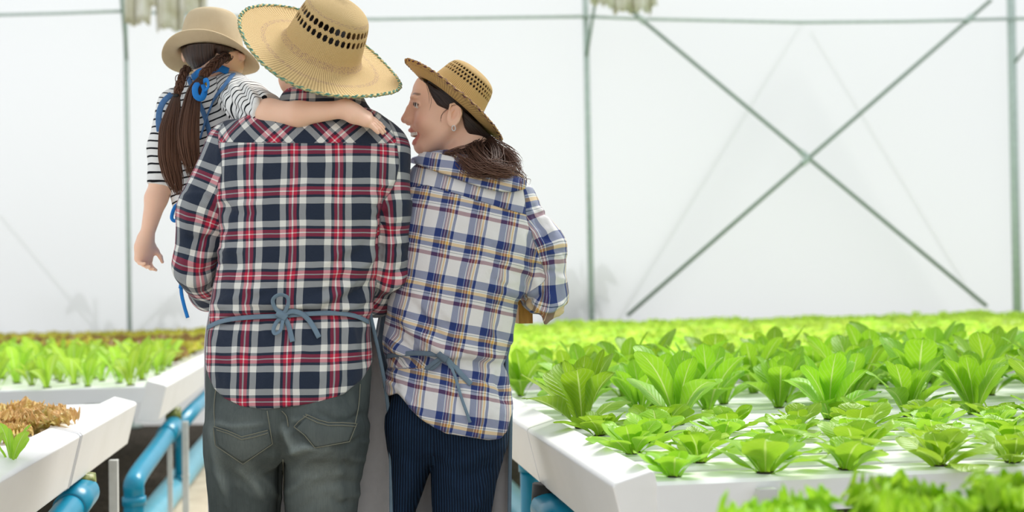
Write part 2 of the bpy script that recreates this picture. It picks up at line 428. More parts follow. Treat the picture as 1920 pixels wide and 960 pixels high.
# near left: fitting and short fat pipe
algae(bed(SG + .025, 1.40, .560), EZ * .05, .037, 'brown and green stained fitting under the near left gutter')
T = bed(SG + .025, 1.39, .560); Eb = bed(SG, .75, .47)
pipe(spline([T, lerp(T, Eb, .5), lerp(T, Eb, .96), Eb + [0, 0, -.05], [Eb[0], Eb[1], .04]], 6), .038, M_BLUE, 'short fat blue pipe at the bottom edge under the near left gutter', [(lerp(T, Eb, -.02), lerp(T, Eb, .22))])
def leg_px(x, ytop, Y, lab, w_=.026):
    p = at(x, ytop, Y); b = MB(); b.box((p[0], p[1], p[2] / 2), EP, ED, EZ, (w_, w_, p[2])); b.box((p[0], p[1], .01), EP, ED, EZ, (.07, .07, .02)); b.box((p[0], p[1], p[2] * .58), EP, ED, EZ, (w_ * 1.2, w_ * 1.2, .01))
    return tag(b.build('stand_leg', M_LEG, bevel=.002), lab, 'leg', 'white stand legs under the beds')
leg_px(213, 862, 3.75, 'white leg below the end of the short left gutter section')
leg_px(318, 812, 5.3, 'thin pale leg between the slanting pipe and the walkway', .02)
leg_px(347, 790, 5.3, 'white leg standing below the green stained fitting')
# right
b1 = at(993, 862, 3.55); b2 = b1.copy(); b2[2] = .04
pipe([b1, b2], .028, M_BLUE, 'upright blue pipe beside the woman trousers', [(b1, lerp(b1, b2, .06))])
pipe([at(958, 842, 4.0), at(1000, 872, 3.55)], .022, M_BLUE, 'blue pipe end just under the right gutter behind the woman')
T = bed(.040, .85, .555); Eb = bed(.09, .12, .46)
pipe(spline([T, lerp(T, Eb, .5), lerp(T, Eb, .96), Eb + [0, 0, -.05], [Eb[0], Eb[1], .04]], 7), .037, M_BLUE, 'blue pipe slanting down from the black rubber fitting', [(lerp(T, Eb, -.02), lerp(T, Eb, .22))])
b = MB(); b.tube([bed(.036, .87, .545), bed(.041, .87, .612)], [.036, .036], 24); tag(b.build('rubber_fitting', M_BLACK, smooth=True), 'black rubber fitting under the right gutter', 'fitting')
leg_px(1013, 905, 3.2, 'pale leg behind the black rubber fitting', .03)
leg_px(1046, 940, 3.5, 'pale leg right of the black rubber fitting', .02)
a = at(968, 950, 5.9); a[2] = .075
pipe([a - ED * 4.2, a + ED * 2.3], .065, M_BLUEL, 'pale blue main pipe on the ground right of the woman')

# ================================================================ lettuces
def mat_leaf(name, dark, lite, rib, trans=.42, tcol=None, rough=.42, edge=None, edge_amt=0.0, va=.16):
    t = NT(name); uv = t.sep(t.uv()); oi = t.n('ShaderNodeObjectInfo').outputs['Random']
    c = t.math('ABSOLUTE', t.math('SUBTRACT', uv[0], .5))
    rw = t.math('MULTIPLY_ADD', t.math('SUBTRACT', 1.0, uv[1]), .07, .014)
    ribm = t.n('ShaderNodeMapRange', interpolation_type='SMOOTHSTEP'); t.put(ribm.inputs[0], c); t.put(ribm.inputs[1], rw); t.put(ribm.inputs[2], t.math('MULTIPLY', rw, .4)); 
    ribf = ribm.outputs[0]
    vph = t.math('MULTIPLY', t.math('SUBTRACT', uv[1], t.math('MULTIPLY', c, .55)), 62.0)
    vein = t.math('POWER', t.math('MULTIPLY_ADD', t.math('SINE', vph), .5, .5), 7.0)
    n = t.noise(t.obj(), 26, 3)
    col = t.mix(n, srgb(dark), srgb(lite))
    hv = t.n('ShaderNodeHueSaturation'); t.put(hv.inputs['Color'], col); t.put(hv.inputs['Value'], t.math('MULTIPLY_ADD', oi, .3, .86)); t.put(hv.inputs['Hue'], t.math('MULTIPLY_ADD', oi, .02, .49)); col = hv.outputs[0]
    if edge is not None:
        ef = t.math('MULTIPLY', t.math('POWER', t.math('MAXIMUM', t.math('MULTIPLY', c, 2.0), uv[1]), 3.6), edge_amt, clamp=True)
        col = t.mix(ef, col, srgb(edge))
    col = t.mix(t.math('MULTIPLY', vein, va), col, srgb(rib)); col = t.mix(ribf, col, srgb(rib))
    h = t.math('ADD', t.math('MULTIPLY', n, .6), t.math('MULTIPLY_ADD', vein, -3.0 * va, t.math('MULTIPLY', ribf, .7)))
    t.bump(h, .0022, .8)
    t.set(col, rough, .35)
    tr = t.n('ShaderNodeBsdfTranslucent'); tm = t.mix(1.0, col, srgb(tcol or lite), 'MULTIPLY')
    g = t.n('ShaderNodeGamma'); t.put(g.inputs[0], col); g.inputs[1].default_value = .76
    t.put(tr.inputs[0], g.outputs[0])
    mx = t.n('ShaderNodeMixShader'); mx.inputs[0].default_value = trans
    t.t.links.new(t.p.outputs[0], mx.inputs[1]); t.t.links.new(tr.outputs[0], mx.inputs[2]); t.t.links.new(mx.outputs[0], t.out.inputs[0]); return t.m
M_ROM = mat_leaf('romaine_leaf', (110, 168, 14), (156, 208, 32), (200, 224, 120), .42)
M_ROS = mat_leaf('rosette_leaf', (122, 176, 18), (168, 214, 42), (196, 226, 104), .42, va=.06, rough=.36)
M_FRI = mat_leaf('frilly_leaf', (142, 202, 22), (182, 228, 48), (206, 236, 110), .5)
M_FRF = mat_leaf('field_leaf', (190, 236, 48), (222, 250, 96), (232, 250, 150), .56)
M_YNG = mat_leaf('young_romaine_leaf', (146, 196, 32), (182, 220, 58), (214, 240, 150), .48)
M_BRZ = mat_leaf('bronze_leaf', (206, 210, 104), (230, 206, 130), (230, 220, 160), .55, edge=(226, 150, 116), edge_amt=.55)
M_BRF = mat_leaf('bronze_field_leaf', (168, 160, 56), (188, 166, 70), (200, 196, 90), .4, edge=(136, 84, 56), edge_amt=.9)
M_BRY = mat_leaf('olive_field_leaf', (196, 214, 50), (220, 228, 74), (214, 224, 110), .45, edge=(196, 152, 66), edge_amt=.5)
M_HOLE = simple('dark_hole', (50, 44, 34), .9, .1, .2, 60)  # shade of the planting holes painted as an even dark brown

ROMW = ([0, .12, .32, .55, .74, .87, .945, .98, 1], [.20, .17, .36, .80, 1.0, .88, .60, .34, .03])
SPOON = ([0, .15, .35, .55, .72, .86, .94, .98, 1], [.20, .16, .42, .88, 1.0, .88, .62, .36, .03])
FRW = ([0, .15, .4, .7, .9, 1], [.25, .35, .75, 1.0, .95, .7])
def leaf(b, az, L, W, tilt, bend, cup=.25, frill=0.0, shape=ROMW, nu=8, nt=12, r0=.006, z0=0.0, seed=0, side=0.0, crk=.03, fr=16):
    R = random.Random(seed); p1, p2, p3 = R.random() * 6, R.random() * 6, R.random() * 6
    er = np.array([math.cos(az), math.sin(az), 0]); et = np.array([-math.sin(az), math.cos(az), 0])
    V = []; UV = []; r = r0; z = z0; tp = 0.0
    for j in range(nt + 1):
        t = 1 - (1 - j / nt) ** 1.45; a = tilt + bend * t * t; dt = t - tp; tp = t
        r += math.sin(a) * L * dt; z += math.cos(a) * L * dt
        nrm = -math.cos(a) * er + math.sin(a) * EZ
        wd = W * float(np.interp(t, *shape)); c = er * r + EZ * z + et * side * L * t * t
        for i in range(nu + 1):
            u = 2 * i / nu - 1; au = abs(u)
            off = cup * wd * (au ** 1.6) * (1.3 - .9 * t) + crk * W * math.sin(7 * t + p1 + 2 * u) * (.3 + au)
            fz = frill * W * (au ** 1.5 * math.sin(fr * t + p2 + (2 if u > 0 else 0)) + t ** 2 * .8 * math.sin(fr * .55 * u + p3) + .4 * au * math.sin(fr * 2.1 * t + p3) * t)
            V.append(c + et * u * wd * (1 + .25 * frill * math.sin(fr * 1.3 * t + p1) * au) + nrm * (off + fz) + er * (frill * .25 * W * math.sin(fr * .9 * u + p1) * t)); UV.append((i / nu, t))
    Fc = [(j * (nu + 1) + i, j * (nu + 1) + i + 1, (j + 1) * (nu + 1) + i + 1, (j + 1) * (nu + 1) + i) for j in range(nt) for i in range(nu)]
    b.add(V, Fc, UV)
D = math.radians
def romaine(seed, H=.185, n=12, mat=None, name='romaine_lettuce', W=.041, spread=1.0, up=6):
    R = random.Random(seed); b = MB()
    for i in range(n):
        k = i / (n - 1); az = i * 2.4 + R.uniform(-.4, .4)
        leaf(b, az, H * (.62 + .45 * (1 - abs(k - .55) * 1.3)) * R.uniform(.85, 1.1), W * R.uniform(.8, 1.15) * (.6 + .5 * k), D((up + 36 * k ** 1.2) * spread * R.uniform(.7, 1.2)), D(R.uniform(4, 34) + 34 * k ** 2),
             cup=R.uniform(.2, .5) - .35 * k * (i % 2), shape=ROMW, seed=seed * 50 + i, side=R.uniform(-.15, .15), crk=.05, r0=.004 + .008 * k, frill=.03, fr=20)
    return b.v, b.f, b.uv
def rosette(seed, L=.104, n=12):
    R = random.Random(seed); b = MB()
    for i in range(n):
        k = i / (n - 1); az = i * 2.4 + R.uniform(-.35, .35)
        leaf(b, az, L * (.45 + .62 * k) * R.uniform(.85, 1.15), .042 * (.55 + .5 * k) * R.uniform(.85, 1.2), D(8 + 46 * k + R.uniform(-12, 14)), D(R.uniform(4, 40) + 24 * k), cup=R.uniform(.2, .7) * (1 - k) - R.uniform(.1, .5) * k, shape=SPOON, seed=seed * 70 + i,
             nu=8, nt=13, side=R.uniform(-.2, .2), crk=.06, r0=.004 + .01 * k, z0=.0 + .004 * (1 - k), frill=.035, fr=8)
    return b.v, b.f, b.uv
def frilly(seed, L=.11, n=16, nu=12, nt=12, W=.05, fr=24, frill=.26, tm=52):
    R = random.Random(seed); b = MB()
    for i in range(n):
        k = i / (n - 1); az = i * 2.4 + R.uniform(-.4, .4)
        leaf(b, az, L * (.62 + .5 * k) * R.uniform(.8, 1.15), W * (.6 + .5 * k), D(4 + tm * k), D(R.uniform(5, 35)), cup=.15, shape=FRW, seed=seed * 90 + i, nu=nu, nt=nt, frill=frill, crk=.08, fr=fr)
    return b.v, b.f, b.uv
def plant_mesh(nm, vfu, mat):
    o = mesh_obj(nm, vfu[0], vfu[1], mat, None, True, vfu[2]); me = o.data; bpy.data.objects.remove(o); return me
def hole_mesh():  # thin dark disc: the shade inside a planting hole, put into its colour
    b = MB(); n = 14
    V = [(.0155 * math.cos(2 * PI * k / n), .0155 * math.sin(2 * PI * k / n), z) for z in (.0015, .003) for k in range(n)]
    b.add(V, [(k, (k + 1) % n, n + (k + 1) % n, n + k) for k in range(n)] + [tuple(range(n, 2 * n))]); o = b.build('hole_disc', M_HOLE); me = o.data; bpy.data.objects.remove(o); return me
HOLE = hole_mesh()
def plant(nm, me, s, t, z, lab, cat, grp, sc=1.0, cup=True, rz=None):
    o = bpy.data.objects.new(nm, me); COL.objects.link(o); p = bed(s, t, z); o.location = p; o.rotation_euler = (random.uniform(-.08, .08), random.uniform(-.08, .08), random.uniform(0, 6.28) if rz is None else rz); o.scale = (sc,) * 3
    tag(o, lab, cat, grp)
    if cup:  # adds the dark disc standing in for the shaded hole
        c = bpy.data.objects.new('hole_disc', HOLE); COL.objects.link(c); c.parent = o
    return o
ROM = [plant_mesh('romaine_lettuce', romaine(k + 1), M_ROM) for k in range(6)]
ROS = [plant_mesh('leafy_rosette', rosette(k + 11), M_ROS) for k in range(6)]
YNG = [plant_mesh('young_romaine', romaine(k + 21, .145, 7, W=.026, spread=.75, up=3), M_YNG) for k in range(4)]
FRI = [plant_mesh('frilly_lettuce', frilly(k + 31, .085, 18, 24, 34, .036, 30, .34, 34), M_FRI) for k in range(3)]
FRF = [plant_mesh('frilly_lettuce', frilly(k + 41, .11, 13, 8, 8, .05), M_FRF) for k in range(4)]
BRZ = [plant_mesh('bronze_lettuce', frilly(k + 51, .090, 13, 26, 38, .038, 30, .32, 58), M_BRZ) for k in range(3)]
BRF = [plant_mesh('bronze_lettuce', frilly(k + 61, .10, 12, 8, 8, .05), M_BRF) for k in range(3)] + [plant_mesh('bronze_lettuce', frilly(k + 71, .10, 12, 8, 8, .05), M_BRY) for k in range(2)]
def infr(s, t, z=.8, m=200):
    x, y = proj(bed(s, t, z)); return -m < x < 1920 + m
ordn = names
# rosettes: the five near rows of the right bed
for i in range(5):
    s0 = .128 if i % 2 == 0 else .215
    for j in range(10):
        s = s0 + .165 * j + random.uniform(-.012, .012)
        if not infr(s, ROWS[i]): continue
        z_ = random.uniform(.72, 1.08)
        plant('leafy_rosette', random.choice(ROS), s, ROWS[i], CH, 'low green leafy rosette in the %s channel of the right bed, %s from the gutter' % (ordn[i], ordn[j].replace('front', 'first')), 'lettuce', 'low rosettes in the right bed', z_ * 1.0)
# romaine: the rows behind
for i in range(5, 13):
    if i in (6, 9): continue
    s0 = .15 if i % 2 else .25
    for j in range(12):
        s = s0 + .205 * j + random.uniform(-.02, .02)
        if not infr(s, ROWS[i]): continue
        if i == 5 and j in (2,): continue
        plant('romaine_lettuce', random.choice(ROM), s, ROWS[i], CH, 'tall romaine lettuce in the %s channel of the right bed, %s from the gutter' % (ordn[i], ordn[j].replace('front', 'first')), 'lettuce', 'romaine lettuces in the right bed', random.uniform(.85, 1.15))
# frilly field
cnt = 0; REST = []
for i, t in enumerate(np.arange(2.62, 7.55, .2)):
    for j in range(27):
        s = .16 + .205 * j + (.1 if i % 2 else 0) + random.uniform(-.02, .02)
        x, y = proj(bed(s, t, .8))
        if 940 < x < 2060 and cnt >= 300:
            m_ = random.choice(FRF); n_ = len(m_.vertices); co = np.zeros(n_ * 3, np.float32); m_.vertices.foreach_get('co', co); fl = np.zeros(len(m_.loops), np.int32); m_.loops.foreach_get('vertex_index', fl); uu = np.zeros(len(m_.loops) * 2, np.float32); m_.uv_layers[0].data.foreach_get('uv', uu)
            a_ = random.uniform(0, 6.28); k_ = random.uniform(1.1, 1.4); co = co.reshape(-1, 3) * k_; co = np.stack([co[:, 0] * math.cos(a_) - co[:, 1] * math.sin(a_), co[:, 0] * math.sin(a_) + co[:, 1] * math.cos(a_), co[:, 2]], 1) + bed(s, t, CH); REST.append((co, fl, uu)); continue
        if 940 < x < 2060: 
            plant('frilly_lettuce', random.choice(FRF), s, float(t), CH, 'blurred pale green frilly lettuce in the wide field by the film wall', 'lettuce', 'frilly lettuces in the green field', random.uniform(1.0, 1.3), cup=False); cnt += 1
# the farthest rows beyond three hundred plants, too many to tell apart
if REST:
    off = np.cumsum([0] + [len(c) for c, _, _ in REST]); V = np.concatenate([c for c, _, _ in REST]); Fq = np.concatenate([f.reshape(-1, 4) + o_ for (_, f, _), o_ in zip(REST, off)])
    me = bpy.data.meshes.new('frilly_lettuce_rows'); me.vertices.add(len(V)); me.vertices.foreach_set('co', V.astype(np.float32).ravel()); me.loops.add(len(Fq) * 4); me.loops.foreach_set('vertex_index', Fq.astype(np.int32).ravel())
    me.polygons.add(len(Fq)); me.polygons.foreach_set('loop_start', np.arange(0, len(Fq) * 4, 4, dtype=np.int32)); me.polygons.foreach_set('loop_total', np.full(len(Fq), 4, np.int32)); me.polygons.foreach_set('use_smooth', np.ones(len(Fq), bool))
    me.update(calc_edges=True); me.uv_layers.new(name='UVMap').data.foreach_set('uv', np.concatenate([u for _, _, u in REST])); me.materials.append(M_FRF)
    tag(put(bpy.data.objects.new('frilly_lettuce_rows', me)), 'farthest blurred rows of pale green frilly lettuce against the film wall', 'lettuce', kind='stuff')
# front blurred plants
for k, (px, Y, sc) in enumerate(((1455, 1.56, 1.0), (1540, 1.5, .62), (1625, 1.48, .72), (1690, 1.54, 1.1), (1755, 1.52, 1.05), (1862, 1.5, .85), (1930, 1.55, 1.2), (1810, 1.45, .5), (1990, 1.5, 1.0), (1660, 1.42, .75), (1750, 1.44, .85), (1890, 1.42, .75))):
    p = at(px, 960, Y); q = p - ORG; s = q @ EP; t = q @ ED; t = -.66 if k < 9 else -.80
    plant('frilly_lettuce', FRI[k % 3], float(s), t, CH, 'bright frilly lettuce in the blurred front row, %s from the left' % ordn[k].replace('front', 'first') if k < 9 else 'bright frilly lettuce in the nearest row at the bottom edge, %s from the left' % ordn[k - 9].replace('front', 'first'), 'lettuce', 'frilly lettuces in the front bed', sc * 1.02)
# bronze lettuces by the near left gutter
for k, (px, py, sc) in enumerate(((165, 800, 1.0), (110, 812, 1.0), (78, 826, .7), (8, 798, 1.0), (-40, 815, 1.0), (-110, 800, 1.0), (-180, 812, 1.0))):
    Y = F * (1.08 - CH) / (py - 566); p = at(px, py, Y); q = p - ORG; s = q @ EP; t = q @ ED
    if s > SL - .13: s = SL - .13
    plant('bronze_lettuce', BRZ[k % 3], float(s), float(t), CH, 'frilly bronze lettuce beside the near left gutter, %s of the clump' % ordn[k].replace('front', 'first'), 'lettuce', 'bronze lettuces by the near left gutter', sc, cup=False)
for k, (px, py, sc) in enumerate(((22, 868, .95), (-30, 900, 1.0))):
    Y = F * (1.08 - CH) / (py - 568); p = at(px, py, Y); q = p - ORG
    plant('leafy_rosette', YNG[k + 1], float(q @ EP), float(q @ ED), CH, 'small green leafy plant in front of the bronze lettuces at the left edge' if k == 0 else 'small green leafy plant cut by the left edge', 'lettuce', 'green plants at the left edge', sc * .62)
# young romaine of the further left bed
for i in range(10):
    for j in range(13):
        s = SL - .13 - .165 * j - (.08 if i % 2 else 0) + random.uniform(-.02, .02); t = 2.92 + .16 * i
        if not infr(s, t): continue
        plant('young_romaine', random.choice(YNG), s, t, CH, 'young pale romaine in the %s channel of the further left bed, %s from its gutter' % (ordn[i], ordn[j].replace('front', 'first')), 'lettuce', 'young romaines in the further left bed', random.uniform(.85, 1.25))
for i in range(18):
    for j in range(22):
        s = SL - .2 - .2 * j - (.1 if i % 2 else 0) + random.uniform(-.02, .02); t = 4.45 + .2 * i
        x, y = proj(bed(s, t, .8))
        if -220 < x < 420: plant('bronze_lettuce', random.choice(BRF if i < 10 else BRF[3:]), s, t, CH, 'blurred olive and bronze lettuce in the field behind the young romaines', 'lettuce', 'bronze lettuces in the left field', random.uniform(1.15, 1.5), cup=False)
# dark object lying among the romaines
p = at(1762, 662, 4.6); b = MB(); b.tube(spline([p + [-.045, 0, 0], p + [-.02, 0, .012], p + [.02, .01, .012], p + [.05, .02, -.02], p + [.055, .02, -(p[2] - CH) - .0]], 5), .012, 10)
tag(b.build('black_hose', M_BLACK, smooth=True), 'black hose bend showing above the romaines at the right', 'hose')

# ================================================================ distance field modelling for bodies and clothes
def nrm(v): v = np.asarray(v, float); return v / (np.linalg.norm(v) + 1e-12)
def smin(a, b, k):
    h = np.clip(.5 + .5 * (b - a) / k, 0, 1); return b + (a - b) * h - k * h * (1 - h)
def smax(a, b, k): return -smin(-a, -b, k)
def s_ell(P, c, r, R=None):
    q = P - np.asarray(c)
    if R is not None: q = q @ R            # columns of R are the local axes
    r = np.asarray(r, float); k0 = np.linalg.norm(q / r, axis=1); k1 = np.linalg.norm(q / (r * r), axis=1)
    return k0 * (k0 - 1) / (k1 + 1e-9)
def s_cone(P, a, b, ra, rb):
    a = np.asarray(a, float); d = np.asarray(b, float) - a; q = P - a; t = np.clip(q @ d / (d @ d + 1e-12), 0, 1)
    return np.linalg.norm(q - t[:, None] * d, axis=1) - (ra + (rb - ra) * t)
def s_chain(P, pts, rr, k=.01):
    d = None
    for i in range(len(pts) - 1):
        e = s_cone(P, pts[i], pts[i + 1], rr[i], rr[i + 1]); d = e if d is None else smin(d, e, k)
    return d
class Loft:
    """stack of elliptical sections; rows = (z, cx, cy, hw, hd)"""
    def __init__(s, rows, n=2.3):
        s.r = np.array(sorted(rows)); s.n = n
    def sec(s, z):
        r = s.r; return [np.interp(z, r[:, 0], r[:, k]) for k in (1, 2, 3, 4)]
    def d(s, P, zlo=None, zhi=None):
        cx, cy, hw, hd = s.sec(P[:, 2]); m = np.minimum(hw, hd); n = s.n
        ax = np.abs(P[:, 0] - cx) / hw; ay = np.abs(P[:, 1] - cy) / hd
        k = (ax ** n + ay ** n) ** (1 / n)
        g = np.sqrt((ax ** (n - 1) / hw) ** 2 + (ay ** (n - 1) / hd) ** 2) / np.maximum(k, 1e-6) ** (n - 1)
        d = (k - 1) / np.maximum(g, 1e-6)
        d = np.minimum(d, (k - 1) * np.maximum(hw, hd))
        zl = s.r[0, 0] if zlo is None else zlo; zh = s.r[-1, 0] if zhi is None else zhi
        return smax(smax(d, zl - P[:, 2], .006), P[:, 2] - zh, .006)
    def uv(s, P):
        cx, cy, hw, hd = s.sec(P[:, 2]); x = np.clip((P[:, 0] - cx) / hw, -1.4, 1.4)
        return cx * 0 + (P[:, 0] - cx), np.arctan2((P[:, 0] - cx) / hw, -(P[:, 1] - cy) / hd) * hw
def px_loft(rows, Y, n=2.3):
    """rows (py, xl, xr, half depth[, y shift]) measured on the photograph at depth Y"""
    out = []
    for r in rows:
        a = at(r[1], r[0], Y); b = at(r[2], r[0], Y); c = (a + b) / 2
        out.append((c[2], c[0], Y + (r[4] if len(r) > 4 else 0), (b[0] - a[0]) / 2, r[3]))
    return Loft(out, n)
def axis(lo, hi, h, fine=()):
    xs = [lo]
    while xs[-1] < hi:
        x = xs[-1]; st = h
        for a, b, hf in fine:
            if a - 4 * hf <= x <= b: st = min(st, hf)
            elif x < a: st = min(st, max(hf, (a - x) * .25))
        xs.append(x + st)
    while (len(xs) % 4): xs.append(xs[-1] + h)
    return np.array(xs)
def sdf_mesh(f, X, Y, Z):
    nx, ny, nz = len(X), len(Y), len(Z); bx, by, bz = nx // 4, ny // 4, nz // 4
    def cen(A): B = A.reshape(-1, 4); e = np.append(A[4::4], A[-1]); return (B[:, 0] + e) / 2, (e - B[:, 0]) / 2
    cx, hx = cen(X); cy, hy = cen(Y); cz, hz = cen(Z)
    G = np.stack(np.meshgrid(cx, cy, cz, indexing='ij'), -1).reshape(-1, 3)
    H = np.stack(np.meshgrid(hx, hy, hz, indexing='ij'), -1).reshape(-1, 3)
    d0 = np.concatenate([f(G[i:i + 200000]) for i in range(0, len(G), 200000)])
    act = np.abs(d0) < np.linalg.norm(H, axis=1) * 1.7 + .004
    Vv = np.repeat(np.repeat(np.repeat(d0.reshape(bx, by, bz), 4, 0), 4, 1), 4, 2).astype(np.float32)
    ai = np.argwhere(act.reshape(bx, by, bz))
    off = np.stack(np.meshgrid(*[np.arange(4)] * 3, indexing='ij'), -1).reshape(-1, 3)
    for i in range(0, len(ai), 4000):
        I = (ai[i:i + 4000, None, :] * 4 + off[None]).reshape(-1, 3)
        P = np.stack([X[I[:, 0]], Y[I[:, 1]], Z[I[:, 2]]], 1)
        Vv[I[:, 0], I[:, 1], I[:, 2]] = f(P)
    s = Vv < 0
    c = np.zeros((nx - 1, ny - 1, nz - 1), np.int8)
    for a in (0, 1):
        for b in (0, 1):
            for e in (0, 1): c += s[a:nx - 1 + a, b:ny - 1 + b, e:nz - 1 + e]
    cells = np.argwhere((c > 0) & (c < 8)); N = len(cells)
    idx = np.full(c.shape, -1, np.int32); idx[cells[:, 0], cells[:, 1], cells[:, 2]] = np.arange(N)
    acc = np.zeros((N, 3)); cnt = np.zeros(N); ax = (X, Y, Z)
    corners = [(a, b, e) for a in (0, 1) for b in (0, 1) for e in (0, 1)]
    for p in corners:
        for k in range(3):
            if p[k]: continue
            q = list(p); q[k] = 1
            ip = cells + p; iq = cells + q
            v0 = Vv[ip[:, 0], ip[:, 1], ip[:, 2]]; v1 = Vv[iq[:, 0], iq[:, 1], iq[:, 2]]; m = (v0 < 0) != (v1 < 0)
            t = np.where(m, v0 / np.where(m, v0 - v1, 1), 0)
            Pp = np.stack([ax[j][ip[:, j]] for j in range(3)], 1); Pq = np.stack([ax[j][iq[:, j]] for j in range(3)], 1)
            acc += np.where(m[:, None], Pp + (Pq - Pp) * t[:, None], 0); cnt += m
    V = acc / cnt[:, None]
    faces = []
    for k in range(3):
        o1, o2 = [(1, 2), (2, 0), (0, 1)][k]
        sl = [slice(None)] * 3; s0 = list(sl); s1 = list(sl); s0[k] = slice(0, -1); s1[k] = slice(1, None)
        A = s[tuple(s0)]; B = s[tuple(s1)]
        e = np.argwhere(A != B); e = e[(e[:, o1] > 0) & (e[:, o2] > 0)]
        e = e[(e[:, o1] < (nx, ny, nz)[o1] - 1) & (e[:, o2] < (nx, ny, nz)[o2] - 1)]
        ins = A[e[:, 0], e[:, 1], e[:, 2]]
        def ci(d1, d2): g = e.copy(); g[:, o1] -= d1; g[:, o2] -= d2; return idx[g[:, 0], g[:, 1], g[:, 2]]
        q = np.stack([ci(1, 1), ci(0, 1), ci(0, 0), ci(1, 0)], 1); q[~ins] = q[~ins][:, ::-1]; faces.append(q)
    Fq = np.concatenate(faces); Fq = Fq[(Fq >= 0).all(1)]
    return V, Fq
def normals(V, Fq):
    n = np.cross(V[Fq[:, 2]] - V[Fq[:, 0]], V[Fq[:, 3]] - V[Fq[:, 1]]); N = np.zeros_like(V)
    for k in range(4): np.add.at(N, Fq[:, k], n)
    return N / (np.linalg.norm(N, axis=1)[:, None] + 1e-12)
def relax(V, Fq, it=2, lam=.5):
    E = np.concatenate([Fq[:, [0, 1]], Fq[:, [1, 2]], Fq[:, [2, 3]], Fq[:, [3, 0]]])
    for _ in range(it):
        A = np.zeros_like(V); c = np.zeros(len(V))
        np.add.at(A, E[:, 0], V[E[:, 1]]); np.add.at(c, E[:, 0], 1)
        V = V + (A / c[:, None] - V) * lam
    return V
def q_obj(name, V, Fq, mat, parent=None, attrs={}):
    me = bpy.data.meshes.new(name); me.vertices.add(len(V)); me.vertices.foreach_set('co', V.astype(np.float32).ravel())
    me.loops.add(len(Fq) * 4); me.loops.foreach_set('vertex_index', Fq.astype(np.int32).ravel())
    me.polygons.add(len(Fq)); me.polygons.foreach_set('loop_start', np.arange(0, len(Fq) * 4, 4, dtype=np.int32)); me.polygons.foreach_set('loop_total', np.full(len(Fq), 4, np.int32))
    me.polygons.foreach_set('use_smooth', np.ones(len(Fq), bool)); me.update(calc_edges=True)
    for k, a in attrs.items():
        a = np.asarray(a, np.float32)
        if a.ndim == 1: at_ = me.attributes.new(k, 'FLOAT', 'POINT'); at_.data.foreach_set('value', a)
        else: at_ = me.attributes.new(k, 'FLOAT_VECTOR', 'POINT'); at_.data.foreach_set('vector', a.ravel())
    me.materials.append(mat); me.validate(); return put(bpy.data.objects.new(name, me), parent)
def strokes(V, ST, Yc=None):
    """folds: ridges/creases along polylines seen on the photograph; (pts, amp mm, width px)"""
    x, y = proj(V); P = np.stack([x, y], 1); D_ = np.zeros(len(V))
    for pts, amp, w_ in ST:
        pts = np.array(spline([(a, b, 0) for a, b in pts], 4))[:, :2]; lo = pts.min(0) - 2.6 * w_; hi = pts.max(0) + 2.6 * w_; I = np.where(((P > lo) & (P < hi)).all(1))[0]; Q = P[I]
        best = np.full(len(I), 1e9); tt = np.zeros(len(I)); n = len(pts) - 1
        for i in range(n):
            a = pts[i]; d = pts[i + 1] - a; t = np.clip((Q - a) @ d / (d @ d + 1e-9), 0, 1); q = np.linalg.norm(Q - a - t[:, None] * d, axis=1)
            m = q < best; best = np.where(m, q, best); tt = np.where(m, (i + t) / n, tt)
        D_[I] += amp * .0015 * np.exp(-(best / w_) ** 2) * np.clip(np.sin(PI * np.clip(tt, 0, 1)) * 1.6, .15, 1)
    return D_ if Yc is None else D_ * (1 / (1 + np.exp(np.clip((V[:, 1] - Yc) / .008, -50, 50))))
def rwr(n, box, ang, ln, amp, w_, sd, jit=18, curve=.15):
    """random small wrinkles inside a region"""
    r_ = random.Random(sd); out = []
    for k in range(n):
        x = r_.uniform(box[0], box[2]); y = r_.uniform(box[1], box[3]); a = D(ang + r_.uniform(-jit, jit)); l = ln * r_.uniform(.6, 1.3) / 2; c = r_.uniform(-curve, curve) * l * 2
        dx, dy = math.cos(a), math.sin(a); out.append(([(x - dx * l, y - dy * l), (x - dy * c, y + dx * c), (x + dx * l, y + dy * l)], amp * r_.choice((-1.1, -.8, .8, 1.0)) * r_.uniform(.6, 1.2), w_ * r_.uniform(.75, 1.3)))
    return out
def wob(V, sc, seed, n=7):
    r_ = np.random.default_rng(seed); o = np.zeros(len(V))
    for i in range(n):
        k = r_.normal(size=3) * sc; o += np.sin(V @ k + r_.random() * 6 + .8 * np.sin(V @ (r_.normal(size=3) * sc * .6)))
    return o / n
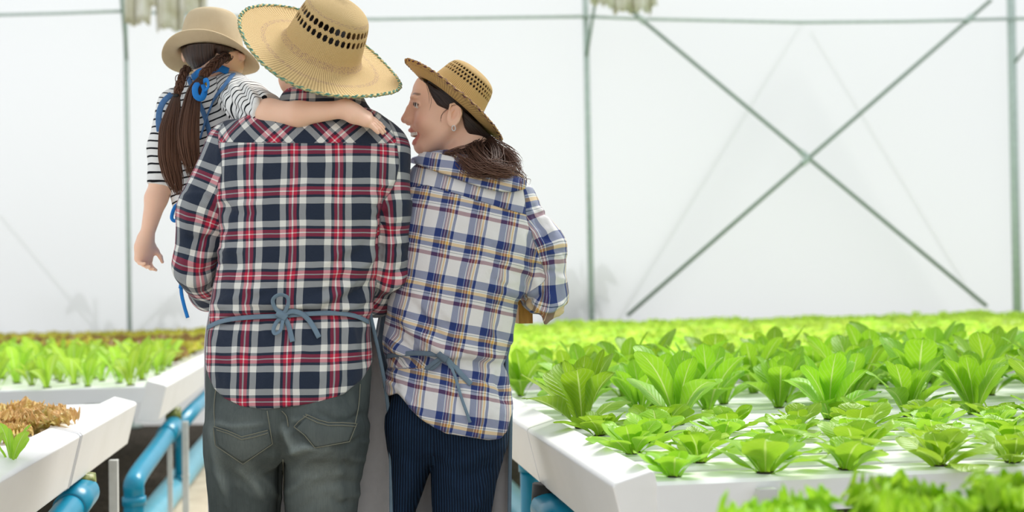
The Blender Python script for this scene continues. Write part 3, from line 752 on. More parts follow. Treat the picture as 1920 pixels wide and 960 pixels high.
def chain_uv(P, pts, rr):
    """(around, along) on a limb, blended smoothly over its bends"""
    rr = np.interp(np.linspace(0, 1, 4 * (len(pts) - 1) + 1), np.linspace(0, 1, len(pts)), rr); pts = spline(pts, 4); RM = float(np.mean(rr))
    E = []; Cn = []; Tn = []; Vn = []; L = 0; n = len(pts) - 1
    for i in range(n):
        d = pts[i + 1] - pts[i]; l = np.linalg.norm(d); t_ = d / l; q = P - pts[i]; s_ = q @ t_; sc = np.clip(s_, -1 if i == 0 else 0, l)
        E.append(np.linalg.norm(q - sc[:, None] * t_, axis=1)); Cn.append(pts[i] + sc[:, None] * t_); Tn.append(t_); Vn.append(L + sc); L += l
    E = np.array(E); W = np.exp(-(E - E.min(0)) / .008); W /= W.sum(0)
    c = sum(w_[:, None] * k for w_, k in zip(W, Cn)); t = sum(w_[:, None] * k[None] for w_, k in zip(W, Tn)); t /= np.linalg.norm(t, axis=1)[:, None]; v = sum(w_ * k for w_, k in zip(W, Vn))
    up = np.array([0, -1.0, 0]); a = up - t * (t @ up)[:, None]; a /= np.linalg.norm(a, axis=1)[:, None]; b = np.cross(t, a); q = P - c
    return np.arctan2((q * b).sum(1), (q * a).sum(1)) * RM, v
def hand(P, wrist, fwd, palm, side, sc, curls, spread=.12, thumb=(.5, .5), k=.004):
    """palm normal points out of the palm; side points to the thumb; sc = hand length"""
    fwd = nrm(fwd); side = nrm(np.asarray(side) - fwd * (np.asarray(side) @ fwd)); palm = nrm(np.cross(fwd, side)) if palm is None else nrm(palm)
    w_ = np.asarray(wrist, float)
    d = None
    def add(e, kk=k):
        nonlocal d
        d = e if d is None else smin(d, e, kk)
    for j, o in enumerate((.30, .10, -.10, -.28)):
        base = w_ + fwd * sc * .48 + side * sc * o * .62 - palm * sc * .01
        add(s_chain(P, [w_ + side * sc * o * .22, w_ + fwd * sc * .2 + side * sc * o * .5, base], [sc * .11, sc * .105, sc * .082], .01), .02)
    for j, (o, L) in enumerate(zip((.30, .10, -.10, -.28), (.40, .45, .42, .33))):
        base = w_ + fwd * sc * .48 + side * sc * o * .62 - palm * sc * .01
        dr = nrm(fwd + side * o * spread * 2); c = curls[j]; p = base; pts = [p]; a = 0
        for s_, ln in zip((.9, 1.15, .8), (.42, .32, .26)):
            a += c * s_; p = p + (dr * math.cos(a) + palm * math.sin(a)) * sc * L * ln; pts.append(p)
        add(s_chain(P, pts, [sc * .056, sc * .05, sc * .044, sc * .036], .003), k)
    tb = w_ + fwd * sc * .12 + side * sc * .13; ta = nrm(fwd * (1 - thumb[0]) + side * (.75 - .3 * thumb[0]) + palm * thumb[1])
    t1 = tb + ta * sc * .24; t2 = t1 + nrm(ta + fwd * .5 + palm * .15) * sc * .17; t3 = t2 + nrm(ta * .6 + fwd * .9 + palm * .25 - side * .1) * sc * .14
    add(s_chain(P, [tb, t1, t2, t3], [sc * .085, sc * .065, sc * .052, sc * .042], .004), .012)
    return d

def tubes(name, lines, r, mat, parent=None, n=4, taper=True):
    """many hair strands as one mesh of thin tapering tubes"""
    Vs = []; Fs = []; UV = []; base = 0
    for ln in lines:
        P = np.array(ln, float); m = len(P); T = np.gradient(P, axis=0); T /= (np.linalg.norm(T, axis=1)[:, None] + 1e-12)
        up = np.array([.3, -1, .2]); A = np.cross(T, up); A /= (np.linalg.norm(A, axis=1)[:, None] + 1e-12); B = np.cross(T, A)
        t = np.linspace(0, 1, m); rr = r * (np.minimum(1, (1 - t) * 5 + .15) if taper else np.ones(m))
        R = np.stack([P + rr[:, None] * (A * math.cos(2 * PI * k / n) + B * math.sin(2 * PI * k / n)) for k in range(n)], 1).reshape(-1, 3); Vs.append(R)
        rv = random.random(); UV.append(np.stack([np.full(m * n, rv), np.repeat(t, n)], 1))
        i = np.arange(m - 1)[:, None] * n; k = np.arange(n)[None]; q = np.stack([i + k, i + (k + 1) % n, i + n + (k + 1) % n, i + n + k], -1).reshape(-1, 4) + base
        Fs.append(q); base += m * n
    o = q_obj(name, np.concatenate(Vs), np.concatenate(Fs), mat, parent, {'hair': np.concatenate([np.concatenate(UV), np.zeros((base, 1))], 1)})
    return o

# ---------------------------------------------------------------- cloth, skin, hair, straw
def plaid_mat(name, warp, weft, pw, pf, rot=0.0, rotY=45.0, seam=(.8, .8, .82), scaleY=1.0, off=(0, 0), offY=(0, 0), thread=1500.0):
    """woven check: warp and weft stripe lists [(fraction, colour)] crossing half and half"""
    t = NT(name)
    uT = t.attr('uvT')['Vector']; uS = t.attr('uvS')['Vector']; mS = t.attr('mS')['Fac']; mY = t.attr('mY')['Fac']
    def rotv(v, deg, off=(0, 0)):
        x = t.n('ShaderNodeMapping'); t.put(x.inputs['Vector'], v); x.inputs['Rotation'].default_value = (0, 0, math.radians(deg)); x.inputs['Location'].default_value = (off[0], off[1], 0); return x.outputs[0]
    def mixv(f, a, b):
        x = t.n('ShaderNodeMix', data_type='VECTOR'); t.put(x.inputs[0], f); t.put(x.inputs[4], a); t.put(x.inputs[5], b); return x.outputs[1]
    gS = t.math('GREATER_THAN', mS, 0); gY = t.math('GREATER_THAN', mY, 0)
    base = rotv(uT, rot, off) if rot else uT
    v = mixv(gY, base, rotv(uT, rotY, offY)); v = mixv(gS, v, uS)
    nz = t.n('ShaderNodeTexNoise'); nz.inputs['Scale'].default_value = 9; t.put(nz.inputs['Vector'], v)
    x = t.n('ShaderNodeVectorMath', operation='MULTIPLY_ADD'); t.put(x.inputs[0], nz.outputs['Color']); x.inputs[1].default_value = (.009, .009, 0); t.put(x.inputs[2], v); v = x.outputs[0]
    s = t.sep(v)
    def stripes(c, per, L):
        fr = t.math('FRACT', t.math('DIVIDE', c, per)); st = []; a = 0
        for w_, colr in L: st.append((a, colr)); a += w_
        return t.ramp(fr, st, 'CONSTANT')
    A = stripes(s[0], pw, warp); B = stripes(s[1], pf, weft)
    tw = t.math('SINE', t.math('MULTIPLY', t.math('ADD', s[0], s[1]), thread * 2.2)); f = t.math('MULTIPLY_ADD', tw, .09, .5)
    # perceptual average of the two threads
    def enc(c): g = t.n('ShaderNodeGamma'); t.put(g.inputs[0], c); g.inputs[1].default_value = .6; return g.outputs[0]
    m = t.mix(f, enc(A), enc(B)); g = t.n('ShaderNodeGamma'); t.put(g.inputs[0], m); g.inputs[1].default_value = 1 / .6
    col = g.outputs[0]
    col = t.mix(t.math('MULTIPLY', t.noise(t.comb(t.math('MULTIPLY', s[0], 8), s[1]), 300, 2), .16), col, srgb((120, 124, 130)))
    # stitched seams
    def line(mv, w_): return t.math('LESS_THAN', t.math('ABSOLUTE', mv), w_)
    sm = t.math('MAXIMUM', line(mS, .0011), t.math('MULTIPLY', line(mY, .0010), t.math('SUBTRACT', 1.0, gS)), clamp=True)
    col = t.mix(t.math('MULTIPLY', sm, .45), col, (.02, .025, .04, 1))
    wr = t.noise(v, 45, 3, .55, .4); sc = t.n('ShaderNodeMapRange', interpolation_type='SMOOTHSTEP')
    h = t.math('MULTIPLY_ADD', sm, -.8, t.math('MULTIPLY_ADD', tw, .05, wr))
    t.bump(h, .0028, .8)
    t.set(col, .88, .15); t.p.inputs['Sheen Weight'].default_value = .12; return t.m
NAVY = (20, 34, 56); WHT = (236, 235, 228); CRM = (196, 26, 62)
mw = [(.142, WHT), (.066, NAVY), (.068, CRM), (.034, WHT), (.078, CRM), (.060, NAVY), (.142, WHT), (.41, NAVY)]
mf = [(.144, WHT), (.39, NAVY), (.149, WHT), (.063, NAVY), (.08, CRM), (.027, WHT), (.077, CRM), (.07, NAVY)]
M_MAN = plaid_mat('red_navy_check_shirt', mw, mf, .0945, .0905, offY=(.01, .02))
BLU = (26, 50, 116); MAR = (112, 46, 66); GLD = (222, 172, 84); WW = (232, 229, 228); OLV = (92, 104, 104); DG = (40, 66, 70)
ww = [(.21, BLU), (.018, WW), (.03, BLU), (.04, MAR), (.022, WW), (.04, MAR), (.03, OLV), (.022, WW), (.06, GLD), (.025, WW), (.085, BLU), (.418, WW)]
wf = [(.083, MAR), (.06, WW), (.012, DG), (.04, WW), (.095, BLU), (.07, GLD), (.03, WW), (.010, DG), (.035, WW), (.18, BLU), (.385, WW)]
M_WOM = plaid_mat('blue_gold_check_shirt', ww, wf, .0706, .100, rot=12, rotY=13, off=(-.0142, .0469), offY=(.012, .057))

def skin_mat(name, a, b_):
    t = NT(name); o = t.obj(); n = t.noise(o, 18, 4); 
    c = t.mix(n, srgb(a), srgb(b_)); t.bump(t.noise(o, 500, 2), .0003, .4)
    t.set(c, .5, .35); t.p.inputs['Subsurface Weight'].default_value = .18; t.p.inputs['Subsurface Radius'].default_value = (.9, .35, .2); t.p.inputs['Subsurface Scale'].default_value = .012; return t
_t = skin_mat('skin_child', (240, 192, 164), (248, 208, 182)); M_SKC = _t.m
M_SKM = skin_mat('skin_man', (226, 174, 144), (238, 190, 160)).m
def skin_woman():
    t = skin_mat('skin_woman', (238, 190, 164), (246, 204, 178)); lip = t.attr('lip')['Fac']; br = t.attr('brow')['Fac']
    src = t.p.inputs['Base Color'].links[0].from_socket
    c = t.mix(t.math('MULTIPLY', lip, .85, clamp=True), src, srgb((212, 130, 120))); c = t.mix(t.math('MULTIPLY', br, .8, clamp=True), c, srgb((70, 48, 40)))
    c = t.mix(t.math('MULTIPLY', t.attr('blush')['Fac'], .4, clamp=True), c, srgb((222, 130, 112)))
    t.put(t.p.inputs['Base Color'], c); return t.m
M_SKW = skin_woman()
def hair_mat(name, a, b_, strand=True):
    t = NT(name)
    h = t.sep(t.attr('hair')['Vector'])
    n = t.noise(t.obj(), 60, 2)
    c = t.mix(h[0] if strand else n, srgb(a), srgb(b_))
    c = t.mix(t.math('MULTIPLY', h[1], .55), c, srgb(tuple(min(255, x * 1.5) for x in b_)))
    t.set(c, .52, .35); t.p.inputs['Anisotropic'].default_value = .3; return t.m
M_HAIRC = hair_mat('brown_hair', (40, 26, 20), (84, 56, 40))
M_HAIRW = hair_mat('dark_brown_hair', (38, 26, 22), (88, 62, 50))
def hair_cap(name, a, b_):
    t = NT(name); g = t.attr('grain')['Vector']; s = t.sep(g)
    n = t.noise(t.comb(t.math('MULTIPLY', s[0], 1.0), t.math('MULTIPLY', s[1], .06), 0), 260, 3)
    t.bump(n, .003, 1.0); return t.set(t.ramp(n, [(.3, a), (.75, b_)]), .42, .45)
M_CAPW = hair_cap('woman_hair_cap', (24, 16, 14), (58, 40, 34)); M_CAPC = hair_cap('child_hair_cap', (30, 20, 16), (72, 48, 36)); M_CAPM = hair_cap('man_hair_cap', (14, 12, 12), (34, 30, 28))
def straw_mat(name, a, b_, dark, rib, ring, tint=None, tr=(), rough=.75):
    """woven straw: u around, v along the profile"""
    t = NT(name); uv = t.sep(t.uv())
    r1 = t.math('SINE', t.math('MULTIPLY', uv[0], 2 * PI * rib)); r2 = t.math('SINE', t.math('MULTIPLY', uv[1], 2 * PI * ring))
    wv = t.math('MULTIPLY', r1, r2)
    n = t.noise(t.comb(t.math('MULTIPLY', uv[0], 14.0), t.math('MULTIPLY', uv[1], 60.0), 0), 3, 4, .65); n2 = t.noise(t.obj(), 9, 3)
    c = t.mix(n, srgb(a), srgb(b_)); c = t.mix(t.math('MULTIPLY', n2, .35), c, srgb((250, 214, 150)))
    c = t.mix(t.math('MULTIPLY', t.math('POWER', t.math('MULTIPLY_ADD', wv, .5, .5), 2.0), .7), c, srgb(dark))
    if tint:
        for v0, wd in tr:
            bnd = t.math('LESS_THAN', t.math('ABSOLUTE', t.math('SUBTRACT', uv[1], v0)), wd)
            sp = t.math('GREATER_THAN', t.noise(t.comb(t.math('MULTIPLY', uv[0], 60.0), t.math('MULTIPLY', uv[1], 90.0), 0), 1.6, 2), .52)
            c = t.mix(t.math('MULTIPLY', t.math('MULTIPLY', bnd, sp), .38), c, srgb(tint))
    h = t.math('ADD', t.math('MULTIPLY', wv, .5), t.math('MULTIPLY', r2, .5)); t.bump(h, .0012, .8)
    t.set(c, rough, .25)
    return t.m
M_STRAW_M = straw_mat('straw_man_hat', (226, 190, 126), (246, 220, 166), (140, 104, 58), 150, 150, (146, 92, 118), [(.27, .012), (.345, .012), (.62, .03), (.80, .02)])
M_STRAW_W = straw_mat('straw_woman_hat', (212, 172, 104), (236, 202, 140), (128, 92, 50), 110, 120, (110, 60, 90), [(.95, .02)])
def linen():
    t = NT('beige_woven_hat'); uv = t.sep(t.uv())
    a = t.math('SINE', t.math('MULTIPLY', t.math('ADD', uv[0], t.math('MULTIPLY', uv[1], .6)), 900.0)); b2 = t.math('SINE', t.math('MULTIPLY', t.math('SUBTRACT', uv[0], t.math('MULTIPLY', uv[1], .6)), 900.0))
    m_ = t.math('MULTIPLY', a, b2); n = t.noise(t.obj(), 30, 4)
    c = t.mix(t.math('MULTIPLY_ADD', m_, .3, t.math('MULTIPLY', n, .6)), srgb((236, 216, 180)), srgb((206, 180, 140))); t.bump(m_, .0008, .7); return t.set(c, .8, .2)
M_LINEN = linen()
M_EDGE_G = (lambda t: (t.bump(t.math('SINE', t.math('MULTIPLY', t.sep(t.uv())[1], 420.0)), .002), t.set(t.mix(t.math('GREATER_THAN', t.math('SINE', t.math('MULTIPLY_ADD', t.sep(t.uv())[1], 300.0, t.math('MULTIPLY', t.sep(t.uv())[0], 12.0))), -.2), srgb((214, 190, 130)), srgb((98, 142, 122))), .7, .2))[1])(NT('green_plaited_edge'))
M_EDGE_P = (lambda t: (t.bump(t.math('SINE', t.math('MULTIPLY', t.sep(t.uv())[1], 420.0)), .002), t.set(t.mix(t.math('GREATER_THAN', t.math('SINE', t.math('MULTIPLY_ADD', t.sep(t.uv())[1], 260.0, t.math('MULTIPLY', t.sep(t.uv())[0], 12.0))), .1), srgb((196, 160, 100)), srgb((98, 60, 74))), .7, .2))[1])(NT('purple_plaited_edge'))

def denim():
    t = NT('faded_grey_denim'); o = t.obj(); s = t.sep(o)
    n = t.noise(o, 5, 4, .6); w1 = t.noise(t.comb(t.math('MULTIPLY', s[0], 1.0), s[1], t.math('MULTIPLY', s[2], .06)), 420, 3); w2 = t.noise(t.comb(t.math('MULTIPLY', s[0], 1.0), s[1], t.math('MULTIPLY', s[2], .12)), 60, 3)
    fade = t.attr('fade')['Fac']
    c = t.ramp(n, [(.3, (50, 57, 60)), (.7, (84, 92, 92))]); c = t.mix(t.math('MULTIPLY', fade, .55, clamp=True), c, srgb((150, 158, 154)))
    c = t.mix(t.math('MULTIPLY_ADD', t.attr('ridge')['Fac'], 130.0, 0.0, clamp=True), c, srgb((138, 148, 146)))
    c = t.mix(t.math('MULTIPLY', w1, .55), c, srgb((36, 44, 50))); c = t.mix(t.math('MULTIPLY', w2, .34), c, srgb((124, 132, 126)))
    st = t.attr('seam')['Fac']; dash = t.math('GREATER_THAN', t.math('SINE', t.math('MULTIPLY', t.math('ADD', s[2], s[0]), 1500.0)), -.3)
    c = t.mix(t.math('MULTIPLY', t.math('MULTIPLY', st, dash), .5, clamp=True), c, srgb((150, 128, 92)))
    t.bump(t.math('MULTIPLY_ADD', w1, .4, t.noise(o, 40, 3)), .0025, .7); return t.set(c, .9, .15)
M_DENIM = denim()
def cord():
    t = NT('navy_corduroy'); u = t.sep(t.attr('uvT')['Vector'])
    n = t.noise(t.comb(u[0], t.math('MULTIPLY', u[1], .1), 0), 90, 2)
    r = t.math('SINE', t.math('ADD', t.math('MULTIPLY', u[0], 2 * PI / .0062), t.math('MULTIPLY', n, 2.0)))
    f = t.math('MULTIPLY_ADD', r, .5, .5); c = t.mix(f, srgb((14, 24, 44)), srgb((34, 62, 92))); c = t.mix(t.math('MULTIPLY', t.noise(t.obj(), 70, 3), .5), c, srgb((16, 26, 42)))
    t.bump(f, .003, .8); return t.set(c, .85, .2)
M_CORD = cord()
M_APR = simple('slate_apron_tape', (112, 132, 148), .85, .15, .08, 60, .0008)
M_APRL = simple('grey_apron_cloth', (214, 214, 220), .85, .15, .04, 50, .0008)
M_APRD = simple('slate_apron_cloth', (96, 110, 124), .85, .15, .08, 50, .0008)
M_BLUCL = simple('blue_ribbon', (28, 122, 200), .6, .3, .08, 60)
M_DNL = simple('blue_denim_strap', (84, 122, 168), .85, .15, .12, 90, .0008)
M_SHOE = simple('dark_shoe', (40, 38, 38), .6, .3, .1, 30); M_SOLE = simple('shoe_sole', (190, 188, 180), .7, .3, .1, 30)
M_WOOD = (lambda t: t.set(t.ramp(t.noise(t.comb(t.math('MULTIPLY', t.sep(t.obj())[0], 6), t.sep(t.obj())[1], t.sep(t.obj())[2]), 14, 4), [(.3, (150, 100, 40)), (.7, (196, 142, 66))]), .5, .3))(NT('tan_wood'))
def stripe_mat():
    t = NT('black_striped_white_knit'); uT = t.attr('uvT')['Vector']; uS = t.attr('uvS')['Vector']; mS = t.attr('mS')['Fac']
    g = t.math('GREATER_THAN', mS, 0)
    a = t.sep(uT); b2 = t.sep(uS); v = t.n('ShaderNodeMix', data_type='FLOAT'); t.put(v.inputs[0], g); t.put(v.inputs[2], a[1]); t.put(v.inputs[3], b2[1])
    vv = t.math('ADD', v.outputs[0], t.math('MULTIPLY', t.noise(t.obj(), 12, 2), .010))
    fr = t.math('FRACT', t.math('DIVIDE', vv, .0172)); f = t.math('LESS_THAN', fr, .24)
    sm = t.math('LESS_THAN', t.math('ABSOLUTE', mS), .0012)
    c = t.mix(f, srgb((232, 232, 230)), srgb((24, 26, 30))); c = t.mix(t.math('MULTIPLY', sm, .5), c, srgb((90, 90, 92)))
    t.bump(t.math('MULTIPLY_ADD', t.noise(t.obj(), 600, 2), .2, t.noise(t.obj(), 50, 3)), .002, .6); return t.set(c, .9, .1)
M_STRIPE = stripe_mat()

# ---------------------------------------------------------------- hats
def hat(name, parent, c, n, fwd, prof, mat, edge_mat, bend=None, holes=None, nseg=240, lab=None, edge_r=.003, thick=.0022, crown_split=None):
    """profile (r, h) from crown tip to brim edge; n = hat axis, fwd = direction of its front"""
    n = nrm(n); fx = nrm(np.asarray(fwd) - n * (np.asarray(fwd) @ n)); fy = np.cross(n, fx)
    P = [np.array([r, h, 0]) for r, h in prof]; P = spline(P, 8); L = [0]
    for i in range(1, len(P)): L.append(L[-1] + np.linalg.norm(P[i] - P[i - 1]))
    # resample evenly
    m = int(L[-1] / .0021); ls = np.linspace(0, L[-1], m); R = np.interp(ls, L, [p[0] for p in P]); Hh = np.interp(ls, L, [p[1] for p in P])
    R = np.maximum(R, .0004); a = np.arange(nseg) * 2 * PI / nseg
    V = np.zeros((m, nseg, 3)); B = np.zeros((m, nseg))
    if bend is not None: B = bend(R[:, None] * np.ones(nseg), a[None] * np.ones((m, 1)))
    V = np.asarray(c) + (R[:, None, None] * (np.cos(a)[None, :, None] * fx + np.sin(a)[None, :, None] * fy)) + (Hh[:, None, None] + B[:, :, None]) * n
    ii, jj = np.meshgrid(np.arange(m - 1), np.arange(nseg), indexing='ij'); j2 = (jj + 1) % nseg
    Fq = np.stack([ii * nseg + jj, (ii + 1) * nseg + jj, (ii + 1) * nseg + j2, ii * nseg + j2], -1).reshape(-1, 4)
    vm = (ls[Fq // nseg].mean(1)) / L[-1]; am = ((Fq[:, 0] % nseg) + .5) / nseg
    keep = np.ones(len(Fq), bool)
    if holes:
        for k, (v0, v1, cnt) in enumerate(holes):
            u = (am * cnt + (.5 if k % 2 else 0)) % 1 - .5; vv = (vm - v0) / (v1 - v0)
            wd = .34 * np.clip(np.minimum(vv, 1 - vv) * 5, 0, 1) * np.where((vv > 0) & (vv < 1), 1, 0)
            keep &= ~((vv > 0) & (vv < 1) & (np.abs(u) < wd))
    Fq = Fq[keep]
    root = q_obj(name, V.reshape(-1, 3), Fq, mat, parent)
    uvl = root.data.uv_layers.new(name='UVMap'); fi = Fq; uu = (fi % nseg) / nseg; last = (Fq[:, 0] % nseg) == nseg - 1
    uu = np.where(last[:, None] & (uu == 0), 1.0, uu); vv = ls[fi // nseg] / L[-1]
    uvl.data.foreach_set('uv', np.stack([uu, vv], -1).astype(np.float32).ravel())
    s = root.modifiers.new('s', 'SOLIDIFY'); s.thickness = thick; s.offset = 0
    if edge_mat is not None:
        E = [V[-1, j] + n * .0007 * math.sin(j * 2 * PI / 6) + nrm(V[-1, j] - V[-2, j]) * .0008 * math.sin(j * 2 * PI / 8 + 1) for j in range(nseg)]; E.append(E[0])
        b = MB(); b.tube(E, [edge_r * (1 + .16 * math.sin(j * 2 * PI / 5)) for j in range(nseg + 1)], 8, cap=False, flat=1.5, up=nrm(V[-1, 0] - V[-6, 0])); b.build('brim_edge', edge_mat, root, smooth=True)
    return root

# ================================================================ people
def surf(f, px, py, Y0=2.2, Y1=3.2, off=0.0):
    """first point of surface f seen at a pixel (several at once), lifted by off towards the camera"""
    px = np.atleast_1d(np.asarray(px, float)); py = np.atleast_1d(np.asarray(py, float))
    D_ = np.stack([at(a, b, 1.0) - CAM for a, b in zip(px, py)]); D_ = D_ / np.linalg.norm(D_, axis=1)[:, None]
    t = np.full(len(px), Y0); 
    for _ in range(70):
        d = f(CAM + D_ * t[:, None]); t = t + np.clip(d, -.05, .05) * .75
        t = np.minimum(t, Y1)
    P = CAM + D_ * t[:, None]
    e = .004; g = np.stack([f(P + np.eye(3)[k] * e) - f(P - np.eye(3)[k] * e) for k in range(3)], 1); g /= (np.linalg.norm(g, axis=1)[:, None] + 1e-9)
    return P + g * off, g
def box_for(V, pad=.03): V = np.array(V); return V.min(0) - pad, V.max(0) + pad
def patch(name, f, top, bot, mat, parent, nu=24, nv=14, off=.003, thick=.003, attrs=None, puff=0.0, Y1=3.2, lin=False):
    T = np.array(spline([(a, b, 0) for a, b in top], 8)); B = np.array((linp if lin else spline)([(a, b, 0) for a, b in bot], 8))
    def rs(P, n): 
        L = np.r_[0, np.cumsum(np.linalg.norm(np.diff(P, axis=0), axis=1))]; s = np.linspace(0, L[-1], n); return np.stack([np.interp(s, L, P[:, k]) for k in (0, 1)], 1)
    T = rs(T, nu); B = rs(B, nu); v = np.linspace(0, 1, nv)[:, None, None]; G = (T[None] * (1 - v) + B[None] * v).reshape(-1, 2)
    P, g = surf(f, G[:, 0], G[:, 1], off=off, Y1=Y1)
    if puff: P = P + g * (puff * np.sin(PI * np.repeat(np.linspace(0, 1, nv), nu)))[:, None]
    Q = P - g * thick; n = nu * nv; Fc = []
    for j in range(nv - 1):
        for i in range(nu - 1):
            a = j * nu + i; Fc += [(a, a + nu, a + nu + 1, a + 1), (n + a, n + a + 1, n + a + nu + 1, n + a + nu)]
    bd = [i for i in range(nu)] + [j * nu + nu - 1 for j in range(1, nv)] + [(nv - 1) * nu + i for i in range(nu - 2, -1, -1)] + [j * nu for j in range(nv - 2, 0, -1)]
    for k in range(len(bd)): a, c = bd[k], bd[(k + 1) % len(bd)]; Fc.append((a, c, n + c, n + a))
    V = np.concatenate([P, Q]); at_ = {k: fn(V) for k, fn in (attrs or {}).items()}
    return q_obj(name, V, np.array(Fc), mat, parent, at_)
def linp(pts, n=8):
    pts = [np.array(p, float) for p in pts]; return [pts[i] + (pts[i + 1] - pts[i]) * k / n for i in range(len(pts) - 1) for k in range(n)] + [pts[-1]]
def ribbon(name, f, pts, mat, parent, w_=.0045, off=.004, lift=None, flat=.3, n=8, ends=True, Y1=3.2, lin=False):
    S2 = np.array((linp if lin else spline)([(a, b, (lift[i] if lift else 0)) for i, (a, b) in enumerate(pts)], n))
    P, g = surf(f, S2[:, 0], S2[:, 1], off=off, Y1=Y1); P = P + g * S2[:, 2][:, None]
    b = MB(); b.tube(list(P), w_, 10, flat=flat, up=(0, -1, .15)); return b.build(name, mat, parent, smooth=True)
def hatclip(P, c, n, prof, g=.006, m=.002):
    q = P - c; h = q @ n; r = np.linalg.norm(q - h[:, None] * n, axis=1); pr = sorted((hh, rr) for rr, hh in prof if hh > .005); R = np.interp(h, [a for a, _ in pr] + [pr[-1][0] + .002], [b for _, b in pr] + [-.02])
    return np.minimum(h + m, r - (R - g))
def zero(V): return np.zeros(len(V))
def foot(P, x, Y, dx=0.0):
    a = np.array([x, Y - .03, .05]); return smin(s_ell(P, (x + dx * .5, Y + .07, .045), (.045, .12, .045)), s_cone(P, (x, Y - .01, .05), (x, Y - .01, .13), .045, .042), .03)
def shoes(parent, spots, mat=M_SHOE):
    for x, Y, dx in spots:
        f = lambda P: smax(foot(P, x, Y, dx), .012 - P[:, 2], .004)
        lo = np.array([x - .09, Y - .1, 0.0]); hi = np.array([x + .09, Y + .23, .2])
        V, q = sdf_mesh(f, axis(lo[0], hi[0], .007), axis(lo[1], hi[1], .007), axis(lo[2] - .02, hi[2], .007)); o = q_obj('shoe', V, q, mat, parent)
        b = MB(); n = 28; pr = [(x + dx * .25 + .047 * math.cos(a) * (1 - .15 * math.sin(a)), Y + .055 + .135 * math.sin(a)) for a in [2 * PI * k / n for k in range(n)]]
        b.add([(px_, py_, z) for z in (0, .022) for px_, py_ in pr], [(k, (k + 1) % n, n + (k + 1) % n, n + k) for k in range(n)] + [tuple(range(n))[::-1], tuple(range(n, 2 * n))]); b.build('sole', M_SOLE, o)

def garment(name, f, lo, hi, h, mat, parent, attrs, folds=(), Yc=None, noise=(0, 0, 0), rel=1, fine=((), (), ()), zdisp=None):
    V, q = sdf_mesh(f, axis(lo[0], hi[0], h, fine[0]), axis(lo[1], hi[1], h, fine[1]), axis(lo[2], hi[2], h, fine[2]))
    if rel: V = relax(V, q, rel)
    A = {k: fn(V) for k, fn in attrs.items()}
    N = normals(V, q); d = np.zeros(len(V))
    if folds: d += strokes(V, folds, Yc)
    if noise[0]: d += noise[0] * wob(V, noise[1], noise[2])
    if zdisp is not None: d += zdisp(V)
    V = V + N * d[:, None]; A['ridge'] = d
    return q_obj(name, V, q, mat, parent, A)

